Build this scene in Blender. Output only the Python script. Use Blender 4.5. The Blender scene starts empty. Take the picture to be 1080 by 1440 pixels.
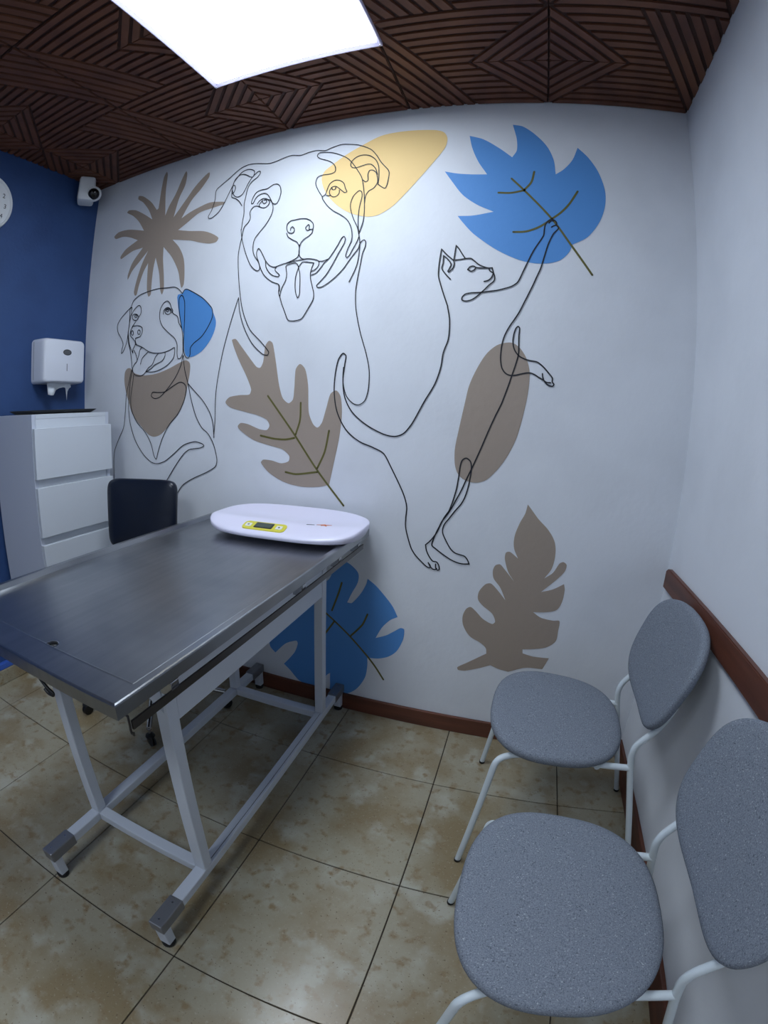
import bpy, bmesh, math, random
from mathutils import Vector, Matrix, geometry

# ------------------------------------------------------------------ camera, light, exposure
SC = bpy.context.scene
W, H, BACK = 2.719, 2.465, -3.3        # room width, height, far end behind the camera
cd = bpy.data.cameras.new('camera')
cam = bpy.data.objects.new('camera', cd)
SC.collection.objects.link(cam)
SC.camera = cam
R_, U_, F_ = (0.95408668, 0.29519901, 0.05075583), (-0.10990763, 0.18739145, 0.97611718), (-0.27863762, 0.93687886, -0.21123231)
cam.matrix_world = Matrix(((R_[0], U_[0], -F_[0], -0.57547846), (R_[1], U_[1], -F_[1], -1.58372623), (R_[2], U_[2], -F_[2], 1.25441369), (0, 0, 0, 1)))
cd.type = 'PANO'                        # a wide action-camera lens with barrel distortion
cd.panorama_type = 'FISHEYE_LENS_POLYNOMIAL'
cd.sensor_fit = 'HORIZONTAL'
cd.sensor_width = 10.8                  # 0.01 mm for each pixel of a 1080 px wide frame
cd.sensor_height = 14.4
cd.fisheye_fov = math.radians(179)
cd.fisheye_polynomial_k0 = 0.0
cd.fisheye_polynomial_k1 = -0.1553351904
cd.fisheye_polynomial_k2 = 0.0
cd.fisheye_polynomial_k3 = 0.1553351904 * 1.1177052e-7 * 1e4
cd.fisheye_polynomial_k4 = 0.0
cd.clip_start = 0.02

world = bpy.data.worlds.new('world'); SC.world = world
world.use_nodes = True
world.node_tree.nodes['Background'].inputs[0].default_value = (0.6, 0.75, 1.0, 1)
world.node_tree.nodes['Background'].inputs[1].default_value = 0.05
PANEL_POWER = 17.8                      # radiance of the LED ceiling panel
PANEL_COLOUR = (0.80, 0.89, 1.0)
SC.view_settings.view_transform = 'Standard'
SC.view_settings.look = 'None'
SC.view_settings.gamma = 1.0
SC.view_settings.use_curve_mapping = False
SC.view_settings.exposure = 0.0

COL = SC.collection
random.seed(4)

# ------------------------------------------------------------------ materials
def lin(c):
    return tuple((v/255/12.92 if v/255 <= 0.04045 else ((v/255+0.055)/1.055)**2.4) for v in c) + (1,)

def mat(name, rgb, rough=0.5, metal=0.0, noise=None, bump=None, spec=0.5, coat=0.0, emit=None, coords='Object'):
    """noise: list of (scale, rgb, low, high, detail) layers mixed over the base; bump: (scale, strength, distance)"""
    m = bpy.data.materials.new(name); m.use_nodes = True
    nt = m.node_tree; N = nt.nodes; L = nt.links; b = N['Principled BSDF']
    b.inputs['Roughness'].default_value = rough
    b.inputs['Metallic'].default_value = metal
    b.inputs['Specular IOR Level'].default_value = spec
    b.inputs['Coat Weight'].default_value = coat
    tc = N.new('ShaderNodeTexCoord')
    src = tc.outputs['Object']
    if coords == 'World':
        src = N.new('ShaderNodeNewGeometry').outputs['Position']
    col = None
    b.inputs['Base Color'].default_value = lin(rgb)
    for (sc, c2, lo, hi, det) in (noise or []):
        nz = N.new('ShaderNodeTexNoise'); nz.inputs['Detail'].default_value = det
        if isinstance(sc, tuple):
            mp = N.new('ShaderNodeMapping'); mp.inputs['Scale'].default_value = sc; L.new(src, mp.inputs[0]); L.new(mp.outputs[0], nz.inputs['Vector']); nz.inputs['Scale'].default_value = 1
        else:
            L.new(src, nz.inputs['Vector']); nz.inputs['Scale'].default_value = sc
        mr = N.new('ShaderNodeMapRange'); mr.inputs[1].default_value = lo; mr.inputs[2].default_value = hi
        L.new(nz.outputs[0], mr.inputs[0])
        mx = N.new('ShaderNodeMix'); mx.data_type = 'RGBA'
        L.new(mr.outputs[0], mx.inputs[0])
        if col is None: mx.inputs[6].default_value = lin(rgb)
        else: L.new(col, mx.inputs[6])
        mx.inputs[7].default_value = lin(c2)
        col = mx.outputs[2]
    if col is not None: L.new(col, b.inputs['Base Color'])
    if bump:
        nz = N.new('ShaderNodeTexNoise'); nz.inputs['Detail'].default_value = 4
        if isinstance(bump[0], tuple):
            mp = N.new('ShaderNodeMapping'); mp.inputs['Scale'].default_value = bump[0]; L.new(src, mp.inputs[0]); L.new(mp.outputs[0], nz.inputs['Vector']); nz.inputs['Scale'].default_value = 1
        else:
            L.new(src, nz.inputs['Vector']); nz.inputs['Scale'].default_value = bump[0]
        bp = N.new('ShaderNodeBump'); bp.inputs['Strength'].default_value = bump[1]; bp.inputs['Distance'].default_value = bump[2]
        L.new(nz.outputs[0], bp.inputs['Height']); L.new(bp.outputs[0], b.inputs['Normal'])
    if emit:
        b.inputs['Emission Color'].default_value = emit[0] + (1,)
        b.inputs['Emission Strength'].default_value = emit[1]
    return m

M = {}
M['plaster'] = mat('plaster', (222, 226, 233), 0.62, bump=(34, 0.22, 0.004), noise=[(3.0, (212, 216, 223), 0.45, 0.75, 4)], coords='World')
M['blue_wall'] = mat('blue_wall', (44, 75, 126), 0.6, bump=(60, 0.3, 0.004), noise=[(5, (38, 67, 116), 0.4, 0.7, 3)], coords='World')
M['blue_edge'] = mat('blue_edge', (60, 100, 190), 0.5)
M['wood'] = mat('wood', (104, 60, 44), 0.42, noise=[((3, 3, 40), (78, 44, 32), 0.35, 0.7, 5)], bump=(60, 0.1, 0.002), coords='World')
M['panel_wood'] = mat('panel_wood', (102, 62, 44), 0.62, noise=[((18, 5, 5), (82, 48, 36), 0.35, 0.7, 5), (2.2, (116, 72, 44), 0.5, 0.75, 2)], bump=(90, 0.15, 0.002), coords='World')
M['panel_groove'] = mat('panel_groove', (62, 38, 30), 0.8)
M['grout'] = mat('grout', (58, 50, 40), 0.9)
M['tile'] = mat('tile', (158, 151, 130), 0.30, noise=[(4.5, (138, 122, 92), 0.44, 0.62, 9), (8.0, (172, 169, 154), 0.53, 0.68, 9), (26, (136, 118, 88), 0.55, 0.68, 9), (120, (180, 174, 155), 0.60, 0.86, 4), (150, (104, 88, 64), 0.66, 0.72, 2)], bump=(30, 0.08, 0.003), coords='World')
M['white_metal'] = mat('white_metal', (200, 206, 216), 0.42, coat=0.1)
M['sleeve'] = mat('sleeve', (138, 140, 146), 0.35, metal=0.6)
M['rubber'] = mat('rubber', (20, 20, 22), 0.7)
M['steel'] = mat('steel', (170, 172, 175), 0.28, metal=1.0, noise=[((60, 3, 3), (158, 161, 165), 0.3, 0.7, 3), (3.5, (140, 144, 150), 0.45, 0.7, 3)], bump=((4, 220, 4), 0.03, 0.001))
M['steel_rim'] = mat('steel_rim', (176, 178, 182), 0.22, metal=1.0)
M['rail_steel'] = mat('rail_steel', (96, 94, 94), 0.3, metal=1.0)
M['fabric'] = mat('fabric', (132, 139, 150), 0.95, noise=[(420, (112, 119, 131), 0.42, 0.62, 2), (300, (90, 96, 106), 0.66, 0.70, 1), (330, (172, 178, 184), 0.68, 0.72, 1)], bump=(700, 0.25, 0.001), spec=0.15)
M['shell'] = mat('shell', (66, 70, 76), 0.7)
M['chair_white'] = mat('chair_white', (212, 222, 228), 0.35, coat=0.15)
M['vinyl'] = mat('vinyl', (14, 22, 38), 0.30, bump=(180, 0.1, 0.001))
M['black_plastic'] = mat('black_plastic', (22, 23, 26), 0.45)
M['chrome'] = mat('chrome', (190, 192, 196), 0.15, metal=1.0)
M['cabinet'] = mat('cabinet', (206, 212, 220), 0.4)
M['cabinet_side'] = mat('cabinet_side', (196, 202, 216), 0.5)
M['dispenser'] = mat('dispenser', (222, 226, 236), 0.3, coat=0.2)
M['grey_plastic'] = mat('grey_plastic', (90, 92, 96), 0.35)
M['paper'] = mat('paper', (220, 226, 232), 0.9)
M['scale_plastic'] = mat('scale_plastic', (226, 224, 244), 0.32, coat=0.2)
M['scale_yellow'] = mat('scale_yellow', (214, 206, 70), 0.4)
M['lcd'] = mat('lcd', (74, 84, 76), 0.2)
M['button'] = mat('button', (226, 228, 224), 0.4)
M['lcd_frame'] = mat('lcd_frame', (34, 40, 44), 0.3)
M['orange_print'] = mat('orange_print', (206, 112, 62), 0.6)
M['glyph'] = mat('glyph', (90, 96, 96), 0.5)
M['clock_white'] = mat('clock_white', (224, 228, 232), 0.4)
M['ink'] = mat('ink', (20, 24, 34), 0.6)
M['p_blue'] = mat('paint_blue', (84, 146, 214), 0.6, bump=(34, 0.2, 0.004), coords='World')
M['p_tan'] = mat('paint_tan', (160, 146, 134), 0.6, bump=(34, 0.2, 0.004), coords='World')
M['p_yellow'] = mat('paint_yellow', (236, 202, 136), 0.6, bump=(34, 0.2, 0.004), coords='World')
M['p_olive'] = mat('paint_olive', (98, 94, 44), 0.6)
M['frame_white'] = mat('frame_white', (206, 200, 226), 0.4)
M['diffuser'] = mat('diffuser', (255, 255, 255), 0.5, emit=(PANEL_COLOUR, PANEL_POWER))
M['lens'] = mat('lens', (12, 13, 16), 0.12)
M['door_paint'] = mat('door_paint', (190, 190, 186), 0.5)

# ------------------------------------------------------------------ helpers
def link(o, parent=None):
    COL.objects.link(o)
    if parent is not None: o.parent = parent
    return o

def obj(name, bm, m, parent=None, smooth=False, loc=None):
    me = bpy.data.meshes.new(name)
    bmesh.ops.recalc_face_normals(bm, faces=bm.faces)
    bm.to_mesh(me); bm.free()
    if isinstance(m, (list, tuple)):
        for k in m: me.materials.append(M[k])
    else: me.materials.append(M[m])
    if smooth:
        for p in me.polygons: p.use_smooth = True
        if smooth != 'all':
            me.set_sharp_from_angle(angle=math.radians(smooth if smooth is not True else 40))
    o = bpy.data.objects.new(name, me)
    if loc is not None: o.location = loc
    return link(o, parent)

def thing(name, label, cat, loc=(0, 0, 0), rz=0.0, group=None):
    o = bpy.data.objects.new(name, None); o.empty_display_size = 0.1
    o.location = loc; o.rotation_euler = (0, 0, rz)
    o['label'] = label; o['category'] = cat
    if group: o['group'] = group
    return link(o)

def box(x0, x1, y0, y1, z0, z1, bev=0.0, seg=2, bm=None):
    new = bmesh.new()
    vs = [new.verts.new((x, y, z)) for z in (z0, z1) for (x, y) in ((x0, y0), (x1, y0), (x1, y1), (x0, y1))]
    for f in ((0, 3, 2, 1), (4, 5, 6, 7), (0, 1, 5, 4), (1, 2, 6, 5), (2, 3, 7, 6), (3, 0, 4, 7)):
        new.faces.new([vs[i] for i in f])
    if bev: bmesh.ops.bevel(new, geom=new.edges[:], offset=bev, segments=seg, affect='EDGES', profile=0.5)
    if bm is None: return new
    me = bpy.data.meshes.new('t'); new.to_mesh(me); new.free(); bm.from_mesh(me); bpy.data.meshes.remove(me)
    return bm

def smooth_path(pts, r=0.03, n=6):
    """round the corners of a 3-D polyline with arcs of about radius r"""
    pts = [Vector(p) for p in pts]; out = [pts[0]]
    for i in range(1, len(pts)-1):
        a, b, c = pts[i-1], pts[i], pts[i+1]
        d = min(r, (a-b).length*0.45, (c-b).length*0.45)
        p, q = b + (a-b).normalized()*d, b + (c-b).normalized()*d
        for k in range(n+1):
            t = k/n; out.append(p*(1-t)**2 + b*2*t*(1-t) + q*t*t)
    out.append(pts[-1]); return out

def tube(path, r, n=12, bm=None, cap=True):
    bm = bm or bmesh.new()
    path = [Vector(p) for p in path]; rings = []
    t0 = (path[1]-path[0]).normalized()
    up = Vector((0, 0, 1)) if abs(t0.z) < 0.9 else Vector((1, 0, 0))
    x = t0.cross(up).normalized()
    for i, p in enumerate(path):
        t = (path[min(i+1, len(path)-1)] - path[max(i-1, 0)]).normalized()
        x = (x - t*x.dot(t)).normalized(); y = t.cross(x)
        rr = r(i/(len(path)-1)) if callable(r) else r
        rings.append([bm.verts.new(p + x*rr*math.cos(2*math.pi*k/n) + y*rr*math.sin(2*math.pi*k/n)) for k in range(n)])
    for a, b in zip(rings, rings[1:]):
        for k in range(n): bm.faces.new((a[k], a[(k+1) % n], b[(k+1) % n], b[k]))
    if cap:
        bm.faces.new(list(reversed(rings[0]))); bm.faces.new(rings[-1])
    return bm

def lathe(profile, centre=(0, 0, 0), axis='z', n=24, bm=None, cap=True):
    bm = bm or bmesh.new(); c = Vector(centre); rings = []
    for (r, h) in profile:
        ring = []
        for k in range(n):
            a = 2*math.pi*k/n; u, v = max(r, 1e-5)*math.cos(a), max(r, 1e-5)*math.sin(a)
            p = {'z': (u, v, h), 'x': (h, u, v), 'y': (u, h, v)}[axis]
            ring.append(bm.verts.new(c + Vector(p)))
        rings.append(ring)
    for a, b in zip(rings, rings[1:]):
        for k in range(n): bm.faces.new((a[k], a[(k+1) % n], b[(k+1) % n], b[k]))
    if cap: bm.faces.new(list(reversed(rings[0]))); bm.faces.new(rings[-1])
    return bm

def prism(poly, z0, z1, top=None, bm=None, to3=None):
    """poly: 2-D outline at z0, top: outline at z1 (same count)"""
    bm = bm or bmesh.new(); top = top or poly
    f3 = to3 or (lambda a, b, z: (a, b, z))
    A = [bm.verts.new(f3(x, y, z0)) for x, y in poly]; B = [bm.verts.new(f3(x, y, z1)) for x, y in top]
    n = len(poly)
    for k in range(n): bm.faces.new((A[k], A[(k+1) % n], B[(k+1) % n], B[k]))
    bm.faces.new(list(reversed(A))); bm.faces.new(B)
    return bm

def superellipse(a, b, n, m=64, taper=0.0):
    out = []
    for k in range(m):
        t = 2*math.pi*k/m; c, s = math.cos(t), math.sin(t)
        u = math.copysign(abs(c)**(2/n), c); v = math.copysign(abs(s)**(2/n), s)
        out.append((a*u, b*v*(1+taper*u)))
    return out
MURAL = {
 'dog': [
  '-1881.5,2251! -1849,2270.7 -1814.6,2292.4 -1785.8,2313 -1756.9,2328.5 -1722.1,2335.2 -1681.6,2330.5 -1621.5,2316.7 -1583.9,2320.6 -1547.4,2329.6 -1515.6,2333.9 -1473.8,2324.6 -1440.6,2331.3 -1401.3,2334 -1366,2326.2 -1336.8,2335 -1295.3,2343.1 -1261.7,2337.6 -1224.1,2328 -1174.1,2300.6 -1148.5,2269.5 -1126.9,2232.8 -1099.9,2198.6 -1094.2,2184.8 -1094.5,2167.5 -1100.2,2129.3 -1107.2,2117.3 -1121,2125.1 -1135.2,2137.4',
  '-1881.5,2251! -1887.5,2235 -1886.7,2195.5 -1898.3,2149.4 -1914,2121.3 -1910,2110.9 -1893.3,2109.9 -1858,2131.3 -1835.4,2165 -1818.6,2200 -1806.2,2226.4 -1797.9,2244.1 -1787.8,2246.7 -1780.6,2230.5 -1786.2,2212.3 -1795.6,2204.7 -1795.4,2190.1 -1774.3,2178.5 -1754.5,2162.4 -1736.3,2136.1',
  '-1797.2,2205 -1797.6,2224.5 -1795.9,2248.5 -1792.4,2262.5 -1776.9,2283.5 -1753.9,2305.4 -1729.2,2311 -1708.6,2307.2 -1692.4,2296 -1690.6,2281 -1696.4,2267.6 -1709.2,2270.5 -1731.1,2285.3 -1747.1,2291.4 -1767.6,2291.3 -1786.3,2275.9 -1792.4,2262.5',
  '-1796.5,2224.2 -1788.7,2203.1 -1775.5,2188.3 -1759.6,2184 -1740.3,2192.8 -1727.6,2214.1 -1715.7,2240.4 -1698.7,2265.7 -1671.8,2288.9 -1661.7,2286.7 -1660.6,2276.7 -1673.4,2260.1 -1700.9,2242 -1715.3,2216.2 -1721.1,2179.3 -1725.4,2142.4 -1721.6,2095.1 -1725.2,2059 -1726.4,2022.8 -1728.4,2023.1 -1720.6,1985.7 -1711.6,1955.7 -1690.8,1903.3 -1667.2,1858.5 -1645.9,1835.3 -1629.9,1826.5 -1620.7,1830.5 -1619.8,1842.3 -1622.6,1852.8 -1629.6,1867.4 -1646.9,1890.3 -1657.4,1912.5 -1660.3,1944.4 -1654.5,1971.7 -1633.9,1996.8 -1606.5,2027.9 -1587.2,2060.4 -1580.2,2084.4 -1579.5,2096.9 -1583.7,2115.8 -1598.5,2145.9 -1614.9,2167.5 -1634.8,2175.1 -1658.3,2169 -1671.4,2155.2 -1679.3,2138.1 -1686.5,2136.2 -1688.9,2144.6 -1682.5,2166.8 -1667.6,2187.3 -1646.4,2193.4 -1617.7,2193.7 -1590.7,2207.2 -1571.9,2207.2 -1556.6,2193.5 -1549.1,2164.4 -1553.4,2137.7 -1562.9,2116.6 -1574.2,2114.1 -1586.8,2123.1 -1597.5,2136.5 -1612.4,2143',
  '-1658.9,2129.6 -1650.5,2141.9 -1632.1,2149.9 -1612.4,2143.9 -1599,2127.6 -1604.8,2115 -1618,2106 -1637.5,2109.5 -1648.3,2120.7 -1644.6,2131.5 -1633.8,2143.3',
  '-1635.7,2138.1 -1629.9,2128.7 -1620,2125.5 -1614.9,2130.6 -1614.1,2137.3 -1621.9,2143.4 -1627.3,2140.2',
  '-1642.6,2112.7 -1657.9,2120.1 -1672.5,2120.6 -1686,2109.3 -1691.8,2094.2 -1686.8,2070.4 -1694.6,2051.3 -1712.6,2034 -1717.8,2012.3 -1720.6,1985.7',
  '-1720.6,1985.7 -1727.1,1951 -1731,1909.1 -1725.1,1845.3 -1717.2,1792.6 -1709.1,1747.3 -1688.6,1664.7 -1648.1,1582.4 -1593.8,1530.8 -1552.4,1486 -1557.3,1473.8 -1579.7,1477.5 -1633,1523.1 -1678,1594.3 -1704.1,1666 -1713.1,1722.4! -1730.6,1668.4 -1765.3,1550.4 -1790.6,1441.6 -1808.6,1322 -1810.9,1201.6 -1816.7,1135.9',
  '-1518.9,1728.7 -1520.6,1751.7 -1528.4,1760.6 -1554.7,1771.4 -1581.9,1790.8 -1602.4,1813.2 -1617.9,1842.1 -1627.7,1867.1 -1637.2,1889 -1639.9,1910.1 -1632.7,1923.7 -1622.4,1914.6 -1604.6,1884.7 -1591.5,1862.6 -1571.2,1841.5 -1556,1834.7 -1544.9,1833.5 -1513.1,1841.6 -1484.9,1845.1 -1450.2,1849.6 -1422.8,1851.6 -1409.2,1853 -1380.7,1848.7 -1363.6,1843 -1354.8,1836.8 -1354,1824.6 -1361.3,1810.6 -1371.9,1803.5 -1384.2,1799.2',
  '-1593.4,1862.8 -1589.5,1838.6 -1572.6,1813.2 -1553,1797.7 -1530.8,1791.4 -1523.9,1796.3 -1531.8,1805.4 -1543.6,1816.7 -1546,1823.6 -1541.1,1831.4',
  '-1499,1843.3 -1468,1853.2 -1447.9,1864.2 -1442.7,1878.5',
  '-1489,1982.2 -1488.1,1992.5 -1481.5,1997.7 -1472.4,1986.8 -1474.1,1973.3 -1484.4,1969.6 -1499.2,1976.8 -1505.9,1991.5 -1505.9,2012.3 -1492.6,2024.3 -1471.5,2026.4 -1447.1,2028.1 -1422.6,2024.6 -1404.6,2015.3 -1404.6,2015.3 -1391.5,1999.9 -1388.7,1985.9 -1391.3,1976.1 -1401.5,1975.7 -1406.8,1978.1 -1406.2,1991.6 -1410,1997.2 -1418.2,1991.5 -1422,1983.4 -1416.8,1974.3 -1408.1,1973.2 -1401.5,1975.7',
  '-1389.8,1977.6 -1393.4,1959.5 -1406.1,1947.6 -1425.8,1936.6 -1438.5,1921.4 -1442.4,1905.1 -1443.8,1891.9 -1442.5,1875.2 -1437.5,1864.7 -1426.4,1854.3 -1409.2,1852.5',
  '-1505.3,1972.5 -1497.5,1956 -1474.8,1939.4 -1456.4,1928.6 -1446.4,1912.3 -1443.1,1891.8 -1442.5,1875.2',
  '-1443.9,1915.3 -1442.7,1891.8 -1442,1878.4',
  '-1354.3,1837.4 -1337.7,1836.8 -1315.2,1842.9',
  '-1382.4,1784.6 -1364.3,1789.5 -1348.8,1805.7 -1330.7,1829.8 -1315.2,1842.9 -1300.3,1864 -1279.9,1897.7 -1265.7,1925.6 -1258,1929.7 -1252,1921 -1254.6,1901.8 -1277.4,1858.8 -1297.3,1819 -1320.8,1779.6 -1345.3,1753 -1357.6,1739.7 -1353.8,1732.2 -1337.3,1731.9 -1308.9,1747.2 -1278.2,1771.7 -1251.3,1799.6 -1231,1829.6 -1213.6,1853.6 -1196.4,1877.6 -1192.7,1893.2 -1185.5,1903.9 -1176.5,1908.6 -1169.9,1901 -1170.3,1882 -1179.5,1854.2 -1183.8,1823.1 -1190.4,1776.9 -1195.6,1734.2 -1197.8,1706.8 -1193.2,1643.1 -1171.6,1553.3 -1144.5,1474.1 -1129.5,1413.4 -1128.6,1344.3 -1140,1300.8 -1162.2,1284.4 -1185.5,1288.8 -1213.1,1316 -1228.8,1368.4 -1229.6,1421.2',
  '-1225.8,1745 -1220.3,1757.1 -1209.3,1781.2 -1198.6,1811.6 -1193.3,1852 -1192.1,1883.6 -1193.6,1909.3 -1197.9,1929 -1206.2,1962.3 -1222.6,1996.8 -1236.2,2035 -1239.8,2065.8 -1229.2,2098.7 -1208.2,2118.5 -1198.3,2112.1 -1195.4,2091.2 -1200,2064.6 -1204.3,2031.4 -1205.1,1995 -1203.3,1965.2 -1197.4,1935.4',
  '-1196.8,1925.7 -1204.2,1903.8 -1218.2,1876.2 -1232.2,1848.7 -1241.3,1843 -1245.8,1849.8 -1240.1,1874.8 -1226.5,1908.9 -1225.4,1931.5 -1231.6,1964.7 -1248,1996.2 -1275.4,2021 -1309.6,2043.8 -1334.5,2067.6 -1358.9,2102.4 -1361.4,2112.8 -1380.9,2144.6 -1394.4,2178.2 -1388,2204.3 -1369.3,2211.2 -1331.3,2210.8 -1314.4,2219.4 -1316.1,2242.5 -1328.8,2260.8 -1349,2275 -1384.6,2291.8 -1398,2306.1 -1391.3,2319.1 -1365.3,2318 -1330.5,2309.2 -1295.7,2292.2 -1265.2,2271 -1242.9,2244.6 -1220.4,2209.7 -1202.3,2176.1 -1194.3,2144.5 -1187.7,2100.6 -1183.9,2057.8 -1182.5,2015.9 -1186.2,1979.2 -1197.4,1939.5',
  '-1197.6,2164.5 -1185.1,2154.2 -1175.5,2159.5 -1177.9,2186.2 -1172.2,2202.2 -1160.4,2202.9 -1146,2190.9 -1140.3,2172.7 -1137.7,2146.3 -1151.8,2122.1 -1170.7,2111.4 -1181.2,2091.3 -1183.9,2057.8',
  '-1139.6,2181.4 -1149,2209 -1165.9,2229 -1181.9,2232.5 -1205.5,2227.8 -1225.3,2222.9 -1241.6,2225.4 -1250.5,2236.6 -1247.7,2254.4 -1228.5,2272.1 -1204.7,2277.6 -1176.3,2271.1 -1151.3,2249.5 -1137.9,2220.9 -1134.2,2189.5 -1133.7,2158.9 -1135.2,2137.4',
  '-1359.3,2112.5 -1347.4,2121.7 -1340.8,2145 -1332,2165.9 -1312.1,2178.5 -1291.1,2174.5 -1273.7,2159.5 -1265.9,2136.4 -1258.7,2120.2 -1266.6,2116.9 -1279.6,2127.4 -1292.8,2140.2 -1305.8,2150 -1322.3,2148.9 -1331.5,2132.6 -1328.2,2116.7 -1314.9,2104.8 -1300.6,2106.3 -1290.3,2118 -1290,2131',
  '-1342.6,2114.4 -1323.7,2111.7',
  '-1322.2,2146.7 -1319.4,2137.4 -1309,2137.2 -1305.6,2146.4',
  '-1515.1,1708.4 -1513.4,1727.2 -1506,1748.2 -1494.4,1771.5 -1491.2,1795.8 -1494.9,1818.1 -1496,1831.9 -1483.2,1837.5 -1460,1840.5 -1451.1,1838.2 -1443.1,1827.8 -1439.3,1815.1 -1433.8,1798.3 -1430.4,1771.1 -1428.8,1736.2 -1429,1709.6 -1435.3,1696.3 -1443.4,1710.7 -1449.6,1737.9 -1450.8,1775.6 -1445.6,1802.2 -1439.7,1820.6 -1432,1833.5 -1422.6,1841.2 -1402.5,1838.7 -1375.3,1832! -1381.3,1817.7 -1386.7,1794.1 -1385,1769.9 -1375.8,1737.4 -1367.9,1710.5 -1368.3,1687 -1379.4,1664.2 -1394.6,1639.1 -1408.8,1616.5 -1418.2,1609.2 -1443.7,1604.6 -1467,1606.7 -1476.3,1615.1 -1490,1645 -1503.8,1675.3 -1514.1,1702.9 -1522,1722.5 -1522.1,1744.2 -1524.6,1758.1',
 ],
 'cat': [
  '-856.6,1647.9 -870.5,1685 -883.3,1722.6 -892.5,1754.9 -893,1787.3 -890.2,1823 -886,1857.5! -865.4,1834.6 -842.3,1813.6 -839.1,1801.7 -844,1784 -857.4,1770.8 -860.3,1773.8 -850.1,1798.8 -860.6,1816.7 -878,1832.4! -878.3,1805 -881.7,1784.2 -868.3,1763.5 -850.8,1744.5',
  '-841,1815 -834.6,1870.3! -824.5,1858.2 -812.7,1838.7 -801.1,1820.9! -814.8,1817.9 -841,1815',
  '-801.1,1820.9 -781.8,1821.5 -770.6,1813.6 -753.7,1799.2 -731.5,1789.3 -717.9,1786.7 -707,1787.8! -702.5,1771.1 -697.3,1752.6 -700.1,1739.6 -715.8,1724.9 -728.9,1710.2 -741.9,1697.1 -755,1684 -773.5,1670.7 -792.4,1665.5 -806.3,1668.6 -806.7,1678.6 -796.2,1690.2 -774.5,1695.5 -741.9,1697.7 -712.3,1702.8 -685.5,1707.3 -658.9,1715.4 -637.7,1723.6 -618,1739.8 -599.1,1783.4 -568.3,1854.2 -534.2,1913.2 -531.8,1935 -528.2,1954.4 -517.1,1970.1 -504.6,1974.9 -494.7,1971.3 -489.3,1961.9 -492.2,1954.9 -499.7,1951.7 -507.1,1946.6',
  '-791.4,1779.8! -783.5,1790.1 -772.6,1793.1 -762.9,1787.9! -769.4,1778.5 -778.8,1774.1 -791.4,1779.8',
  '-762.9,1787.9 -747.8,1786.1 -717.9,1786.7',
  '-717.8,1785.2 -714.8,1776.6 -703.8,1769.6',
  '-702.4,1768.2 -708.6,1752.3 -719.1,1741.9 -733.1,1737.3',
  '-856.6,1647.9 -846.8,1597 -847.6,1529.7 -863.2,1479.1 -868.9,1428.9 -886.4,1370 -920.7,1306 -958.9,1228.5 -988.5,1189.9 -1020.1,1177.1 -1062.6,1182.5 -1131.1,1213.2 -1186.8,1256.6 -1219.1,1310.9 -1229.3,1375.7 -1225.2,1431.5 -1221.9,1464.2 -1234.3,1473.6 -1251.1,1450.3 -1261.3,1394 -1262.1,1328.6 -1246.6,1254.3 -1208.6,1190.8 -1157.3,1152 -1098.1,1131.1 -1058.9,1112.9 -1028,1065.2 -982.3,985.1 -967.2,950.3 -960.6,921.7 -962,884.7 -961.2,855.1 -951.4,818.8 -933.2,771.9 -914.6,747.6 -890.4,726 -870.5,710.7 -859.1,708.5 -857.9,717.2 -866.2,726.8',
  '-515.8,1961.9 -508.4,1970.6 -499.7,1969.7',
  '-492.2,1955.7 -482.8,1945.8 -487.3,1937.3 -499.6,1923 -509.4,1903.4 -519,1878.6 -530.8,1835.3 -542.3,1792.4 -554,1763.1 -565.5,1733.9 -588.1,1682.2 -611,1630.9 -624.7,1607.4 -640.7,1581.3 -654.1,1552.9 -661.5,1527.5 -664.9,1497.3 -665,1467.4 -659.1,1438 -647.1,1421.4 -632,1414.6 -612.5,1415.9 -590.8,1422.4 -569.1,1427.5 -551.9,1424.6 -534.2,1415 -519.1,1407.6 -506.4,1400.1 -493,1400',
  '-521.6,1428.2 -520.2,1417.3 -515.3,1405.5 -503.5,1393 -486.1,1388.4 -481.2,1395 -487.1,1403 -487.9,1416.3 -503.7,1434.6 -521.9,1452.7 -542.1,1465.9 -566.7,1469 -589,1474.8 -606.6,1484.7 -621.1,1504.9 -626.5,1529.5 -624.8,1554.6 -618.5,1576.3 -611.4,1583 -606.3,1577 -607.5,1550.6 -606.2,1513.3 -605.6,1488.5 -612.4,1455.9 -623.5,1415.6 -634.5,1375.4 -646.6,1335.6 -653.2,1314.9 -670.5,1273.2 -690.9,1218.8 -711,1160.1 -727.9,1113.4 -738.1,1085.6 -742.2,1075.5 -753.7,1046.6 -768,1006.7 -782.8,973.4 -797.8,939.7 -810.2,916.7 -829.3,885.5 -841,851.2 -853.8,827.4 -867,808.9 -881.4,793.9! -877.4,775.6 -866.5,754.3 -850.1,735.6 -835.2,733.8 -826,721.7 -823.6,706.7 -828.8,702.8 -837.1,712.4 -838.2,725.7',
  '-866.2,727.5 -857.6,713.4 -847.6,705.1 -838.3,704.6 -833.1,709.2',
  '-805.8,928 -796,961.3 -785.7,1008.4 -781.3,1050.9 -778.3,1092.9 -772.8,1112.4 -759.6,1120.5 -745,1111.5 -739.4,1093 -739.6,1065.3 -747.1,1008.8 -761,965.1 -786.2,928.4 -802,903.2 -819.5,875.8 -822.8,849.7 -809.6,821.9 -788.7,791.1 -769.3,776.8 -736.1,770 -724.1,758.5 -716,742.7! -747.7,740.2 -781.3,748.9 -815.8,766.9 -843,783.9 -857.5,795.2 -854.7,816.1 -845.9,843.2 -838.3,862.5 -820,904.8 -805.8,928',
 ],
 'small': [
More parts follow.
